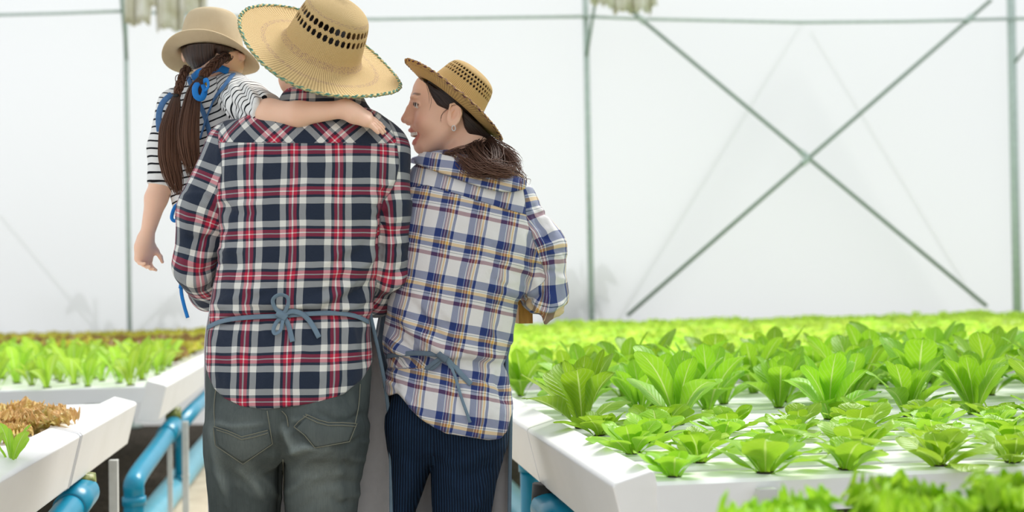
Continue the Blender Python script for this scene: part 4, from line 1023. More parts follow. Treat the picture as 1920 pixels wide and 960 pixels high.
# ---------------------------------------------------------------- the man
YM = 2.78
def man():
    T = px_loft([(168, 540, 662, .062, -.005), (200, 520, 684, .075, -.005), (214, 470, 712, .088), (232, 432, 730, .102), (255, 414, 742, .115), (285, 405, 750, .124), (330, 405, 748, .130), (380, 412, 738, .132), (430, 417, 726, .130), (480, 414, 716, .126),
                 (530, 404, 707, .122), (575, 397, 699, .116), (598, 395, 694, .112), (625, 391, 696, .122), (670, 389, 698, .136), (720, 387, 698, .146), (800, 387, 698, .150)], YM, 2.35)
    aL = [at(440, 278, 2.79), at(384, 395, 2.78), at(364, 500, 2.80), at(392, 548, 2.94), at(470, 560, 3.06)]; rL = [.066, .060, .047, .042, .034]
    aR = [at(716, 285, 2.79), at(728, 395, 2.78), at(730, 505, 2.80), at(705, 562, 2.88), at(640, 560, 3.02)]; rR = [.066, .051, .046, .040, .032]
    hx, hy = [380, 388, 400, 420, 450, 499, 560, 600, 645, 680, 697, 715], [655, 700, 728, 748, 763, 768, 762, 754, 739, 712, 684, 640]
    def fT(P): return T.d(P)
    def fA(P): return s_chain(P, aL, rL, .02), s_chain(P, aR, rR, .02)
    def f(P):
        a, c = fA(P); x, y = proj(P); kk = np.interp(y, [310, 400], [.022, .004]); d = smin(smin(fT(P), a, kk), c, kk)
        return smax(d, (y - np.interp(x, hx, hy)) / 840, .004)
    def mS(V):
        a, c = fA(V); t = fT(V); x, y = proj(V); w_ = np.clip((y - 325) / 50, 0, 1)
        sl = np.interp(y, [200, 250, 300, 350], [432, 408, 411, 413]); sr = np.interp(y, [200, 262, 300, 350], [716, 742, 749, 743])
        L = (1 - w_) * (sl - x) / 830 + w_ * (t - a); R = (1 - w_) * (x - sr) / 830 + w_ * (t - c); return np.where(x < 570, L, R)
    def uvS(V):
        x, y = proj(V); u1, v1 = chain_uv(V, aL, rL); u2, v2 = chain_uv(V, aR, rR); L = x < 570
        return np.stack([np.where(L, u1 + .052, u2 + .03), -np.where(L, v1, v2) - .02, zero(V)], 1)
    X0 = at(545, 300, YM)[0]; Z0 = at(545, 310, YM)[2]
    def uvT(V):
        x, y = proj(V); cx, cy, hw, hd = T.sec(V[:, 2]); xx = V[:, 0] - cx; ph = np.arctan2(xx / hw, -(V[:, 1] - cy) / hd)
        u = np.where(np.abs(ph) < PI / 2, (.35 * ph + .65 * np.sin(ph)) * hw, (.35 * ph + .65 * np.sign(ph) * (1 + (np.abs(ph) - PI / 2) * .8)) * hw)
        # a crimson stripe runs down x = 549
        return np.stack([u + (cx - (X0 + .0)) * .6 + .0945 * .312 + .006 - .0265, V[:, 2] - Z0 + .0512, zero(V)], 1)
    def mY(V): x, y = proj(V); return np.where((V[:, 1] < YM + .05), (268 + (x - 575) * .005 - y) / 830, -.05)
    folds = [([(416, 372), (424, 405), (420, 445)], -9, 6), ([(430, 395), (432, 440), (426, 500)], 4, 9), ([(418, 385), (450, 400), (490, 398)], -2.5, 6), ([(420, 372), (455, 382), (500, 378)], 1.8, 6),
             ([(742, 350), (722, 385), (716, 440), (706, 500)], -10, 7), ([(700, 350), (702, 400), (690, 470), (684, 520)], 4.5, 9), ([(728, 330), (716, 365), (700, 410)], -4, 6), ([(745, 300), (735, 330), (715, 360)], 3, 6),
             ([(560, 575), (620, 555), (670, 525), (700, 495)], 4, 9), ([(580, 585), (640, 565), (690, 535)], -4, 7), ([(600, 592), (650, 580), (695, 558)], 3.5, 7), ([(620, 500), (665, 478), (700, 440)], -2.5, 9), ([(640, 520), (680, 495), (705, 465)], 2.5, 8),
             ([(400, 575), (430, 560), (470, 556)], 3, 9), ([(398, 590), (440, 578), (500, 578)], -3, 6), ([(420, 520), (450, 540), (500, 548)], 2, 9), ([(430, 470), (450, 500), (500, 520)], -1.8, 8),
             ([(395, 612), (440, 597), (520, 589), (600, 588), (660, 592), (692, 602)], -7, 8), ([(400, 585), (470, 574), (560, 568), (690, 574)], 4, 14),
             ([(450, 612), (445, 650), (440, 690)], 3, 8), ([(480, 606), (485, 650), (480, 700)], -2.5, 9), ([(560, 605), (565, 650), (575, 700)], 3, 10), ([(610, 602), (620, 650), (625, 690)], -3, 9), ([(655, 602), (662, 640), (668, 680)], 4, 8), ([(400, 625), (405, 670), (412, 720)], 3, 7), ([(690, 610), (684, 650), (690, 690)], -3, 7),
             ([(540, 300), (545, 400), (535, 500)], .8, 22), ([(640, 300), (655, 380), (640, 460)], -1.2, 20),
             ([(345, 440), (375, 452), (405, 440)], -4, 7), ([(335, 480), (365, 490), (405, 470)], 4, 9), ([(340, 505), (375, 510), (405, 500)], -4, 7), ([(360, 400), (380, 420), (408, 410)], -3, 7), ([(370, 350), (395, 380), (412, 375)], 2.5, 8), ([(340, 530), (370, 532), (400, 520)], 3, 7), ([(362, 330), (352, 400), (338, 460)], 2, 10),
             ([(712, 520), (740, 515), (764, 500)], -4, 6), ([(708, 540), (735, 538), (765, 520)], 4, 7), ([(712, 480), (740, 478), (766, 470)], 3, 8), ([(716, 440), (745, 432), (768, 440)], -3, 7), ([(705, 560), (730, 560), (755, 545)], -4, 6), ([(735, 350), (752, 380), (765, 420)], -2, 9),
             ([(470, 262), (560, 264), (680, 264)], -1.2, 3), ([(412, 272), (411, 310), (414, 355)], -3, 3), ([(747, 268), (750, 305), (743, 350)], -3, 3)]
    # jeans
    Pv = px_loft([(640, 396, 690, .115), (700, 389, 696, .135), (760, 388, 692, .142), (800, 388, 688, .140), (845, 390, 684, .115), (870, 400, 672, .08)], YM, 2.3)
    L1 = px_loft([(800, 388, 520, .09), (850, 388, 528, .10), (900, 391, 527, .100), (960, 397, 524, .094), (1100, 408, 516, .080), (1250, 414, 506, .070), (1400, 414, 500, .064)], YM, 2.2)
    L2 = px_loft([(800, 536, 690, .10), (850, 528, 686, .104), (900, 530, 678, .102), (960, 532, 669, .096), (1100, 538, 655, .082), (1250, 540, 640, .070), (1400, 540, 632, .064)], YM - .005, 2.2)
    def fj(P):
        d = smin(Pv.d(P), smin(L1.d(P), L2.d(P), .004), .02)
        d = smin(d, s_ell(P, at(462, 812, YM - .075), (.072, .07, .085)), .03); d = smin(d, s_ell(P, at(608, 808, YM - .08), (.076, .072, .085)), .03)
        x, y = proj(P); d = d + .016 * np.exp(-((x - (530 - (y - 850) * .02)) / 9) ** 2) * (P[:, 1] < YM) * np.clip((y - 740) / 60, 0, 1)
        return d
    zc = at(600, 262, YM)[2]
    folds += rwr(16, (610, 470, 695, 575), -38, 70, 2.2, 6, 1) + rwr(14, (420, 545, 690, 582), -12, 80, 2.0, 6, 2) + rwr(9, (418, 380, 470, 520), -20, 50, 1.6, 6, 3, 30) + rwr(14, (345, 350, 405, 540), 10, 55, 2.2, 6, 4, 25) + rwr(14, (715, 330, 762, 555), -8, 50, 2.2, 6, 5, 25) + rwr(12, (400, 615, 690, 720), 88, 70, 1.8, 7, 6, 14) + rwr(10, (450, 300, 700, 520), -60, 90, .9, 10, 7, 40)
    # body
    hd_c = at(588, 94, 2.80); HNM = nrm(math.sin(D(62.5)) * (.49 * _r + .872 * _u) - math.cos(D(62.5)) * _f)
    aLb = aL[:4] + [at(500, 560, 3.10)]; aRb = aR[:4] + [at(600, 562, 3.07)]
    Tb = Loft([(z, cx, cy, max(.02, hw - .014), max(.02, hd - .014)) for z, cx, cy, hw, hd in T.r], 2.2)
    lg = [[at(460, 800, YM), at(462, 1100, YM), at(458, 1395, YM + .01)], [at(606, 800, YM), at(598, 1100, YM), at(590, 1395, YM + .01)]]
    def fb(P):
        d = Tb.d(P, zhi=at(0, 215, YM)[2])
        d = smin(d, s_cone(P, at(598, 120, 2.80), at(592, 225, 2.785), .058, .064), .02)
        d = smin(d, s_ell(P, hd_c, (.078, .095, .112)), .02); d = smin(d, s_ell(P, hd_c + [-.026, .035, -.058], (.062, .056, .056)), .02)
        for s_ in (-1, 1): d = smin(d, s_ell(P, hd_c + [s_ * .079, .0, -.015], (.009, .017, .031)), .006)
        d = smax(d, hatclip(P, at(603, 97, 2.75) - HNM * .004, HNM, [(.05, .125), (.066, .10), (.074, .066), (.082, .02), (.09, .006)], .010), .002); d = smin(d, s_cone(P, hd_c + [0, .098, .0], hd_c + [0, .112, -.03], .009, .013), .008)
        for a, r in ((aLb, [.055, .046, .038, .034, .027]), (aRb, [.055, .042, .036, .032, .026])): d = smin(d, s_chain(P, a, r, .02), .02)
        for L in lg: d = smin(d, s_chain(P, L, [.082, .055, .037], .02), .03)
        d = np.where(P[:, 2] < zc, np.maximum(d, np.minimum(np.minimum(f(P), fj(P)) + .022, P[:, 2] * 0 + 1)), d)
        d = smin(d, hand(P, aLb[-1], (1, .2, .05), (0, -.4, .9), (.1, .9, .3), .18, (.5, .55, .6, .65)), .01)
        d = smin(d, hand(P, aRb[-1], (-1, .25, .05), (0, -.5, .8), (-.1, .8, .4), .18, (.5, .55, .6, .65)), .01)
        for L in lg: d = smin(d, s_chain(P, [L[2] + (L[1] - L[2]) * .12, L[2]], [.036, .036]), .01); d = smin(d, foot(P, L[2][0], YM, 0) + .008, .02)
        return smax(d, .02 - P[:, 2], .004)
    V, q = sdf_mesh(fb, axis(-.78, -.14, .0065, ((-.6, -.35, .0045),)), axis(2.55, 3.34, .0065), axis(-.01, 1.72, .008, ((1.42, 1.6, .0045),)))
    body = q_obj('person', V, q, M_SKM)
    tag(body, 'adult with wide straw hat and red and navy checked shirt, back turned, carrying the child', 'person', 'family of three seen from behind')
    att = {'uvT': uvT, 'uvS': uvS, 'mS': mS, 'mY': mY}
    sh = garment('checked_shirt', f, (-.80, 2.56, .78), (-.16, 3.12, 1.56), .0042, M_MAN, body, att, folds, YM + .06, (.0030, 22, 3), 1)
    # collar
    Cc = px_loft([(150, 546, 668, .060), (172, 532, 676, .067), (196, 518, 688, .078), (212, 506, 700, .088)], YM - .006, 2.1)
    def fc(P): x, y = proj(P); d = Cc.d(P); d = smax(d, (np.interp(x, [520, 545, 590, 680], [176, 166, 166, 172]) - y) / 830, .003); return smax(d, -(Cc.d(P) + .007), .002) if False else smax(d, -s_cone(P, at(597, 100, 2.80), at(594, 205, 2.785), .058, .063), .002)
    garment('collar', fc, (-.62, 2.64, 1.44), (-.26, 2.95, 1.6), .0038, M_MAN, sh, {'uvT': lambda V: uvT(V) + [.0, .035, 0], 'uvS': uvS, 'mS': lambda V: zero(V) - .1, 'mY': lambda V: zero(V) - .1})
    # apron: front sheet whose right edge shows, waist tape and bow behind
    ap = empty('apron'); ap.parent = body
    rowsA = [(560, 398, 690), (590, 392, 694), (625, 386, 702), (655, 384, 709), (690, 384, 716), (720, 384, 722), (760, 385, 727), (800, 386, 731), (860, 388, 733), (960, 392, 734), (1050, 396, 736)]
    V = []; nu = 34; nv = 44; py = np.linspace(560, 1060, nv)
    for y in py:
        xl = np.interp(y, [r[0] for r in rowsA], [r[1] for r in rowsA]); xr = np.interp(y, [r[0] for r in rowsA], [r[2] for r in rowsA])
        ys = 2.80 + .02 * min(1, (y - 560) / 200); a = at(xl, y, ys + .02); c = at(xr, y, ys)
        for i in range(nu):
            u = i / (nu - 1); p = a + (c - a) * u; p = p + np.array([0, .155 * math.sin(PI * u) ** .55 + .006 * math.sin(u * 26 + y * .01) * (y - 560) / 400, 0]); V.append(p)
    Fc = [(j * nu + i, (j + 1) * nu + i, (j + 1) * nu + i + 1, j * nu + i + 1) for j in range(nv - 1) for i in range(nu - 1)]
    o = mesh_obj('apron_panel', V, Fc, M_APRL, ap); m = o.modifiers.new('s', 'SOLIDIFY'); m.thickness = .0022; o['label'] = 'pale grey apron panel'
    b = MB(); b.tube([V[j * nu + nu - 1] for j in range(nv)], .0045, 8, flat=.45, up=(0, -1, 0)); b.build('apron_hem', M_APR, ap, smooth=True)['label'] = 'slate blue apron hem'
    ribbon('waist_tape', f, [(390, 614), (415, 603), (445, 597), (480, 594), (528, 592), (580, 588), (630, 587), (665, 592), (690, 604)], M_APR, ap, .0056, .0015)
    ribbon('bow_knot', f, [(520, 585), (530, 590), (538, 596)], M_APR, ap, .009, .006, flat=.6)
    ribbon('bow_loop', f, [(530, 590), (517, 575), (515, 560), (527, 551), (541, 556), (541, 572), (531, 590)], M_APR, ap, .0045, .005, [0, .006, .010, .012, .010, .006, 0])
    ribbon('bow_loop', f, [(530, 592), (519, 608), (515, 622), (519, 629), (528, 622), (531, 606), (531, 592)], M_APR, ap, .0045, .005, [0, .004, .008, .010, .008, .004, 0])
    ribbon('bow_tail', f, [(532, 592), (541, 610), (546, 628), (549, 642)], M_APR, ap, .0058, .006)
    ribbon('bow_tail', f, [(532, 588), (550, 583), (570, 590), (585, 610), (598, 634)], M_APR, ap, .0058, .006)
    jf = [([(560, 800), (590, 835), (640, 838), (680, 820)], -4, 7), ([(540, 850), (580, 838), (640, 842)], 5, 8), ([(590, 770), (640, 790), (690, 770)], -3, 6), ([(400, 790), (440, 800), (505, 792)], 2, 5), ([(540, 880), (600, 900), (660, 880)], 3, 14), ([(440, 870), (470, 900), (500, 940)], 3, 9), ([(560, 920), (620, 900), (670, 910)], -3, 12),
          ([(395, 780), (408, 860), (430, 960)], 2.5, 9), ([(640, 850), (655, 900), (650, 960)], -2.5, 10), ([(525, 790), (545, 830), (560, 850)], 4, 8), ([(620, 930), (640, 945), (665, 940)], -3, 8)]
    def fade(V): x, y = proj(V); return np.exp(-((x - 605) / 55) ** 2 - ((y - 900) / 70) ** 2) + .5 * np.exp(-((x - 455) / 40) ** 2 - ((y - 820) / 60) ** 2)
    je = garment('jeans', fj, (-.72, 2.56, .05), (-.22, 3.0, .98), .0052, M_DENIM, body, {'fade': fade, 'seam': zero}, [(p_, a_ * 1.3, w2_) for p_, a_, w2_ in jf] + rwr(20, (540, 840, 680, 955), -20, 80, 1.6, 7, 21, 30) + rwr(14, (400, 840, 520, 955), 55, 80, 1.4, 7, 22, 25) + rwr(10, (560, 770, 690, 830), -15, 60, 1.6, 5, 23), YM + .05, (.0018, 22, 5), 1, fine=((), (), ((.6, .9, .0042),)))
    for nm_, top, bot, lines in (('p', [(405, 800), (430, 808), (454, 818), (480, 812), (503, 806)], [(410, 832), (430, 848), (455, 866), (485, 848), (511, 830)], [[(404, 802), (408, 834), (456, 867), (511, 830), (502, 770)], [(405, 800), (430, 808), (454, 818), (480, 812), (503, 806)], [(410, 806), (432, 813), (454, 823), (480, 817), (503, 811)]]),
                              ('q', [(578, 779), (598, 788), (615, 794), (640, 795), (664, 796)], [(555, 806), (575, 816), (592, 838), (622, 832), (652, 826)], [[(578, 779), (562, 790), (553, 800), (573, 815), (592, 838), (652, 827), (665, 795)], [(574, 777), (598, 788), (615, 793), (640, 793), (666, 795)], [(570, 780), (596, 793), (615, 798), (640, 798), (664, 800)]])):
        pk = patch('back_pocket', fj, top, bot, M_DENIM, je, 22, 12, .0045, .004, {'fade': lambda V: fade(V) + .15, 'seam': zero, 'ridge': zero}, lin=True)
        for l in lines: ribbon('pocket_stitching', fj, l, M_STITCH, pk, .0010, .0058, flat=.7, n=5, lin=True)
    for l in ([(410, 700), (403, 760), (405, 805)], [(528, 770), (538, 780), (542, 800)], [(674, 720), (671, 760), (664, 796)], [(531, 860), (533, 900), (532, 955)]): ribbon('seam_stitching', fj, l, M_STITCH, je, .0011, .0022, flat=.7, n=6)
    shoes(body, [(at(458, 1400, YM)[0], YM, -.02), (at(590, 1400, YM)[0], YM, .02)])
    n = nrm(math.sin(D(62.5)) * (.49 * _r + .872 * _u) - math.cos(D(62.5)) * _f)
    c = at(603, 97, 2.75)
    prof = [(0, .134), (.012, .1335), (.035, .1295), (.058, .119), (.071, .106), (.077, .088), (.081, .066), (.085, .040), (.089, .020), (.097, .006), (.112, -.001), (.135, -.003), (.160, -.003), (.180, -.001), (.192, .002)]
    cp = garment('short_hair', lambda P: smax(s_ell(P, hd_c + [0, -.004, .012], (.083, .10, .108)), np.where(P[:, 1] > hd_c[1] + .03, hd_c[2] + .03, hd_c[2] - .06) - P[:, 2], .004) if False else smax(smax(s_ell(P, hd_c + [0, -.004, .012], (.083, .10, .108)), np.where(P[:, 1] > hd_c[1] + .03, hd_c[2] + .03, hd_c[2] - .06) - P[:, 2], .004), hatclip(P, c, n, prof, .012, .03), .002), hd_c - .14, hd_c + .14, .006, M_CAPM, body, {'grain': lambda V: V})
    # hat
    def bend(R, a):
        k = np.clip((R - .10) / .09, 0, 1) ** 1.3; return k * (.010 * np.cos(2 * a + .6) + .006 * np.cos(3 * a + 1))
    h = hat('straw_hat', body, c - n * .004, n, np.cross(n, nrm(-_f)), prof, M_STRAW_M, M_EDGE_G, bend, [(.305, .365, 36), (.385, .445, 36)], 540, edge_r=.0027)
    h['label'] = 'wide straw sun hat with openwork crown and green plaited edge'
    return body, f, fb
M_STITCH = simple('tan_stitching', (122, 122, 108), .9, .1)
MAN, F_MAN, FB_MAN = man()

# ---------------------------------------------------------------- the woman
YW = 2.87
def woman():
    T = px_loft([(286, 806, 866, .05, -.01), (300, 792, 905, .07, -.01), (316, 772, 955, .088, -.005), (334, 758, 985, .10), (360, 748, 1000, .112), (400, 742, 1006, .120), (450, 740, 1006, .124), (500, 738, 1003, .126), (540, 732, 990, .124), (570, 726, 972, .122), (600, 721, 967, .120), (640, 716, 960, .118), (664, 720, 950, .112), (684, 728, 944, .104), (702, 722, 950, .112), (730, 716, 958, .132), (770, 716, 964, .146), (830, 720, 962, .150)], YW, 2.3)
    aR = [at(965, 392, 2.88), at(1012, 470, 2.87), at(1022, 552, 2.88), at(992, 556, 3.0), at(955, 542, 3.12)]; rR = [.060, .060, .051, .034, .028]
    aL = [at(790, 380, 2.90), at(768, 470, 2.93), at(762, 550, 2.95), at(800, 545, 3.06), at(850, 540, 3.13)]; rL = [.055, .046, .043, .036, .03]
    hx, hy = [700, 716, 728, 745, 765, 790, 815, 845, 880, 915, 938, 950, 962, 985], [712, 722, 742, 738, 762, 786, 803, 814, 820, 824, 822, 808, 770, 700]
    def fT(P): return T.d(P)
    tip = [at(1030, 575, 2.86), at(1023, 604, 2.85)]
    def fA(P): return s_chain(P, aL, rL, .02), smin(s_chain(P, aR, rR, .02), s_cone(P, tip[0], tip[1], .03, .006), .02)
    def f(P):
        a, c = fA(P); x, y = proj(P); d = smin(smin(fT(P), a, .02), c, .018)
        return smax(d, (y - np.interp(x, hx, hy)) / 800, .004)
    def mS(V):
        a, c = fA(V); t = fT(V); x, y = proj(V); w_ = np.clip((y - 520) / 30, 0, 1)
        sr = np.interp(y, [320, 345, 420, 480, 530, 560], [985, 978, 992, 1010, 1028, 1024]); R = (1 - w_) * (x - sr) / 800 + w_ * (t - c - .012)
        return np.where(x > 850, R, -.05)
    def uvS(V):
        u2, v2 = chain_uv(V, aR, rR); return np.stack([u2 + .02, -v2 + .05, zero(V)], 1)
    O = at(870, 450, YW)
    def uvT(V):
        x, y = proj(V); cx, cy, hw, hd = T.sec(V[:, 2]); s_ = np.clip((V[:, 0] - cx) / hw, -1, 1)
        u = (V[:, 0] - O[0]) + .25 * hw * (np.arcsin(s_ * .98) - s_); v = V[:, 2] - O[2]
        blouse = np.clip((y - 560) / 110, 0, 1) * np.clip((860 - x) / 140, 0, 1) * (y < 690)
        v = v + blouse * (x - 860) / 140 * .055
        u = u - np.clip((y - 690) / 100, 0, 1) * .012
        return np.stack([u, v, zero(V)], 1)
    def mY(V): x, y = proj(V); return np.where(V[:, 1] < YW + .03, (np.interp(x, [760, 800, 880, 985], [352, 347, 371, 402]) - y) / 800, -.05)
    folds = [([(893, 372), (900, 420), (905, 470), (900, 520)], -3, 3), ([(886, 372), (890, 420), (892, 470)], 1.6, 5), ([(990, 430), (1000, 480), (1020, 530), (1024, 545)], -6, 6), ([(1024, 545), (1000, 560), (970, 568)], -8, 5), ([(960, 480), (990, 510), (1020, 540)], 4, 9), ([(940, 540), (980, 548), (1015, 543)], 3, 8),
             ([(770, 560), (800, 600), (850, 650), (890, 668)], -5, 7), ([(745, 570), (780, 620), (830, 660), (870, 672)], 6, 11), ([(725, 600), (760, 650), (800, 668)], -5, 8), ([(722, 630), (750, 662), (790, 676)], 4, 7), ([(760, 520), (800, 570), (860, 610)], 2, 12), ([(900, 590), (930, 640), (950, 660)], 3, 10), ([(935, 560), (930, 610), (945, 650)], -4, 8), ([(960, 580), (955, 620), (960, 655)], 4, 7), ([(940, 480), (935, 530), (930, 580)], 2, 12),
             ([(722, 668), (760, 676), (820, 676), (880, 680), (945, 686)], -8, 7), ([(860, 650), (900, 664), (945, 668)], 7, 12), ([(730, 650), (790, 660)], 4, 10),
             ([(800, 690), (790, 730), (775, 760)], 3, 8), ([(850, 690), (855, 730), (850, 770)], -2.5, 8), ([(900, 692), (910, 740), (920, 790)], 3, 9), ([(930, 692), (940, 730), (950, 760)], -6, 7), ([(735, 690), (745, 710), (760, 735)], 4, 6), ([(720, 716), (735, 720), (760, 745), (800, 790)], 5, 5), ([(880, 700), (930, 720), (955, 725)], -3, 6),
             ([(1000, 400), (1015, 430), (1030, 450)], -4, 5), ([(990, 420), (1010, 450), (1035, 470)], 3, 6), ([(1005, 470), (1030, 480), (1050, 490)], -4, 6), ([(1010, 380), (1025, 410), (1040, 440)], 3, 5), ([(1030, 500), (1045, 520), (1062, 525)], 3, 7), ([(1000, 585), (1030, 592), (1055, 580)], -5, 4), ([(990, 575), (1030, 580), (1062, 565)], 5, 5), ([(1020, 545), (1030, 565), (1035, 590)], 3, 6), ([(985, 560), (1000, 580), (1020, 600)], -4, 5),
             ([(800, 352), (880, 374), (985, 404)], -1.5, 3), ([(985, 380), (994, 420), (1012, 480)], -3, 4), ([(820, 400), (810, 460), (790, 530)], 1.5, 18)]
    # trousers
    Pv = px_loft([(690, 742, 928, .09), (760, 734, 936, .112), (800, 728, 948, .118), (840, 732, 948, .10), (860, 750, 930, .07)], YW, 2.3)
    L1 = px_loft([(780, 727, 818, .09), (820, 728, 828, .10), (860, 730, 818, .098), (900, 732, 800, .09), (960, 733, 778, .078), (1100, 735, 790, .07), (1250, 738, 800, .062), (1390, 740, 802, .056)], YW + .01, 2.2)
    L2 = px_loft([(780, 815, 955, .10), (820, 812, 950, .106), (860, 808, 944, .104), (900, 808, 933, .10), (960, 812, 921, .094), (1100, 815, 910, .08), (1250, 815, 896, .066), (1390, 818, 892, .058)], YW - .005, 2.2)
    def fj(P):
        d = smin(Pv.d(P), smin(L1.d(P), L2.d(P), .004), .02); d = smin(d, s_ell(P, at(775, 800, YW - .045), (.058, .06, .075)), .03); d = smin(d, s_ell(P, at(880, 805, YW - .05), (.068, .062, .08)), .03); return d
    HN = nrm(math.cos(D(2)) * (.625 * _r + .78 * _u) + math.sin(D(2)) * _f); HC = at(846, 194, 2.875) ; fwd = nrm(-.79 * _r + .612 * _u)
    HP = [(0, .098), (.014, .0975), (.036, .0945), (.054, .086), (.062, .072), (.066, .055), (.070, .038), (.075, .020), (.080, .008), (.090, .002), (.105, .0), (.125, .0), (.144, .001)]
    zc = at(880, 372, YW)[2]
    folds += rwr(22, (1000, 390, 1058, 545), 25, 45, 2.6, 5, 11, 35) + rwr(10, (930, 470, 1000, 560), 35, 60, 2.0, 7, 12) + rwr(14, (730, 585, 860, 665), 42, 70, 2.4, 6, 13, 16) + rwr(12, (740, 690, 950, 800), 80, 60, 2.0, 7, 14, 25) + rwr(14, (780, 380, 980, 620), 75, 90, 1.2, 9, 15, 35) + rwr(10, (990, 560, 1055, 600), 8, 45, 2.6, 4, 16, 14)
    # head frame: x forward (to the left, a little away), y towards the camera, z up
    hx_ = nrm([-1, -.03, .0]); hz = np.array([0, 0, 1.0]); hy_ = np.cross(hz, hx_); R = np.stack([hx_, hy_, hz], 1)
    HO = at(848, 205, 2.88)
    def loc(P): return (P - HO) @ R
    def wld(p): return HO + R @ np.asarray(p, float)
    def lipd(q):
        d = None
        for s_ in (-1, 1):
            e = s_chain(q, [(.100, 0, -.048), (.094, s_ * .014, -.050), (.079, s_ * .026, -.058)], [.0048, .0048, .0028], .004); g = s_chain(q, [(.091, 0, -.079), (.088, s_ * .013, -.077), (.079, s_ * .025, -.062)], [.0055, .0052, .0028], .004)
            d = smin(e, g, .001) if d is None else np.minimum(d, smin(e, g, .001))
        return d
    def fh(P):
        q = loc(P)
        d = s_ell(q, (-.014, 0, .03), (.094, .074, .085)); d = smin(d, s_ell(q, (.03, 0, -.018), (.062, .060, .085)), .02); d = smin(d, s_ell(q, (.028, 0, .042), (.064, .062, .052)), .02)
        d = smin(d, s_ell(q, (.070, 0, -.086), (.0225, .024, .021)), .018); d = smin(d, s_ell(q, (.078, 0, -.044), (.0215, .028, .020)), .014)
        for s_ in (-1, 1):
            d = smin(d, s_cone(q, (.002, s_ * .052, -.042), (.060, s_ * .016, -.087), .019, .0175), .014)
            d = smin(d, s_ell(q, (.058, s_ * .037, -.034), (.028, .024, .024)), .018)
            d = smin(d, s_ell(q, (.088, s_ * .026, .024), (.010, .020, .007)), .010)
            d = smax(d, -s_ell(q, (.101, s_ * .034, .009), (.015, .014, .0095)), .007)
            d = smin(d, s_chain(q, [(.088, s_ * .019, .012), (.0855, s_ * .030, .0145), (.077, s_ * .042, .008)], [.004, .0046, .0035], .003), .003)
            d = smin(d, s_chain(q, [(.086, s_ * .019, .003), (.0835, s_ * .030, .0005), (.077, s_ * .041, .004)], [.0035, .0042, .003], .003), .004)
        d = smin(d, s_chain(q, [(.094, 0, .016), (.100, 0, .002), (.1115, 0, -.022)], [.007, .0075, .0098], .006), .007)
        d = smin(d, s_chain(q, [(.084, 0, .030), (.084, 0, .010), (.092, 0, -.022)], [.014, .0125, .014], .006), .006)
        for s_ in (-1, 1):
            d = smin(d, s_ell(q, (.102, s_ * .0125, -.027), (.0105, .0068, .0085)), .005); d = smax(d, -s_ell(q, (.106, s_ * .007, -.0365), (.006, .0035, .004)), .003)
        d = smax(d, -s_ell(q, (.094, 0, -.0645), (.029, .0265, .0115)), .004)
        d = smin(d, lipd(q), .003)
        # smile crease
        for s_ in (-1, 1): d = d + .0016 * np.exp(-(s_chain(q, [(.097, s_ * .018, -.028), (.086, s_ * .030, -.045), (.076, s_ * .033, -.066)], [0, 0, 0]) / .004) ** 2)
        # ear
        for s_ in (-1, 1):
            Re = np.array([[.94, 0, .34], [0, 1, 0], [-.34, 0, .94]]).T
            e = s_ell(q, (-.006, s_ * .077, -.026), (.0175, .0085, .0285), Re); e = smax(e, -s_ell(q, (-.002, s_ * .086, -.021), (.0105, .0085, .018), Re), .003)
            e = smin(e, s_chain(q, [(.006, s_ * .081, -.014), (.002, s_ * .084, -.002), (-.009, s_ * .085, .0015), (-.019, s_ * .085, -.008), (-.0215, s_ * .085, -.023), (-.015, s_ * .083, -.040), (-.006, s_ * .080, -.049)], [.0022, .0026, .0028, .0028, .0028, .003, .004], .002), .002)
            e = smin(e, s_chain(q, [(.004, s_ * .079, -.036), (.002, s_ * .081, -.02), (-.006, s_ * .080, -.012)], [.003, .0028, .002], .002), .003); d = smin(d, e, .004)
        return d
    aRb = aR[:4] + [at(946, 550, 3.14)]; aLb = aL
    Tb = Loft([(z, cx, cy, max(.02, hw - .018), max(.02, hd - .016)) for z, cx, cy, hw, hd in T.r], 2.2)
    lg = [[at(785, 830, YW), at(778, 1100, YW), at(775, 1380, YW)], [at(880, 830, YW), at(868, 1100, YW), at(858, 1380, YW)]]
    def fb(P):
        d = Tb.d(P, zhi=at(0, 318, YW)[2]); d = smin(d, s_chain(P, [wld((-.035, 0, -.045)), wld((-.040, 0, -.095)), at(862, 330, 2.87)], [.052, .049, .060], .02), .009); d = smin(d, fh(P), .014)
        d = smax(d, hatclip(P, HC, HN, HP, .009), .002)
        for a, r in ((aLb, [.045, .04, .034, .03, .024]), (aRb, [.045, .042, .034, .03, .024])): d = smin(d, s_chain(P, a, r, .02), .02)
        for L in lg: d = smin(d, s_chain(P, L, [.072, .05, .034], .02), .03)
        d = np.where(P[:, 2] < zc, np.maximum(d, np.minimum(f(P), fj(P)) + .020), d)
        d = smin(d, hand(P, aLb[-1], (.9, .3, .05), (0, -.3, .9), (.1, .9, .3), .165, (.5, .55, .6, .65)), .01)
        d = smin(d, hand(P, aRb[-1], (-.4, .9, .1), (-.9, -.4, 0), (0, .2, .9), .165, (.7, .75, .8, .85)), .01)
        for L in lg: d = smin(d, s_chain(P, [L[2] + (L[1] - L[2]) * .12, L[2]], [.033, .033]), .01); d = smin(d, foot(P, L[2][0], YW, 0) + .008, .02)
        return smax(d, .02 - P[:, 2], .004)
    hp = HO
    V, q = sdf_mesh(fb, axis(-.34, .16, .0075, ((hp[0] - .135, hp[0] + .03, .0019),)), axis(2.68, 3.34, .0075, ((2.78, 2.95, .0024),)), axis(-.01, 1.62, .009, ((hp[2] - .118, hp[2] + .08, .0019),)))
    l_ = loc(V); lip = np.clip(1 - (lipd(l_) - .0006) / .0016, 0, 1) * (np.abs(l_[:, 2] + .063) < .03)
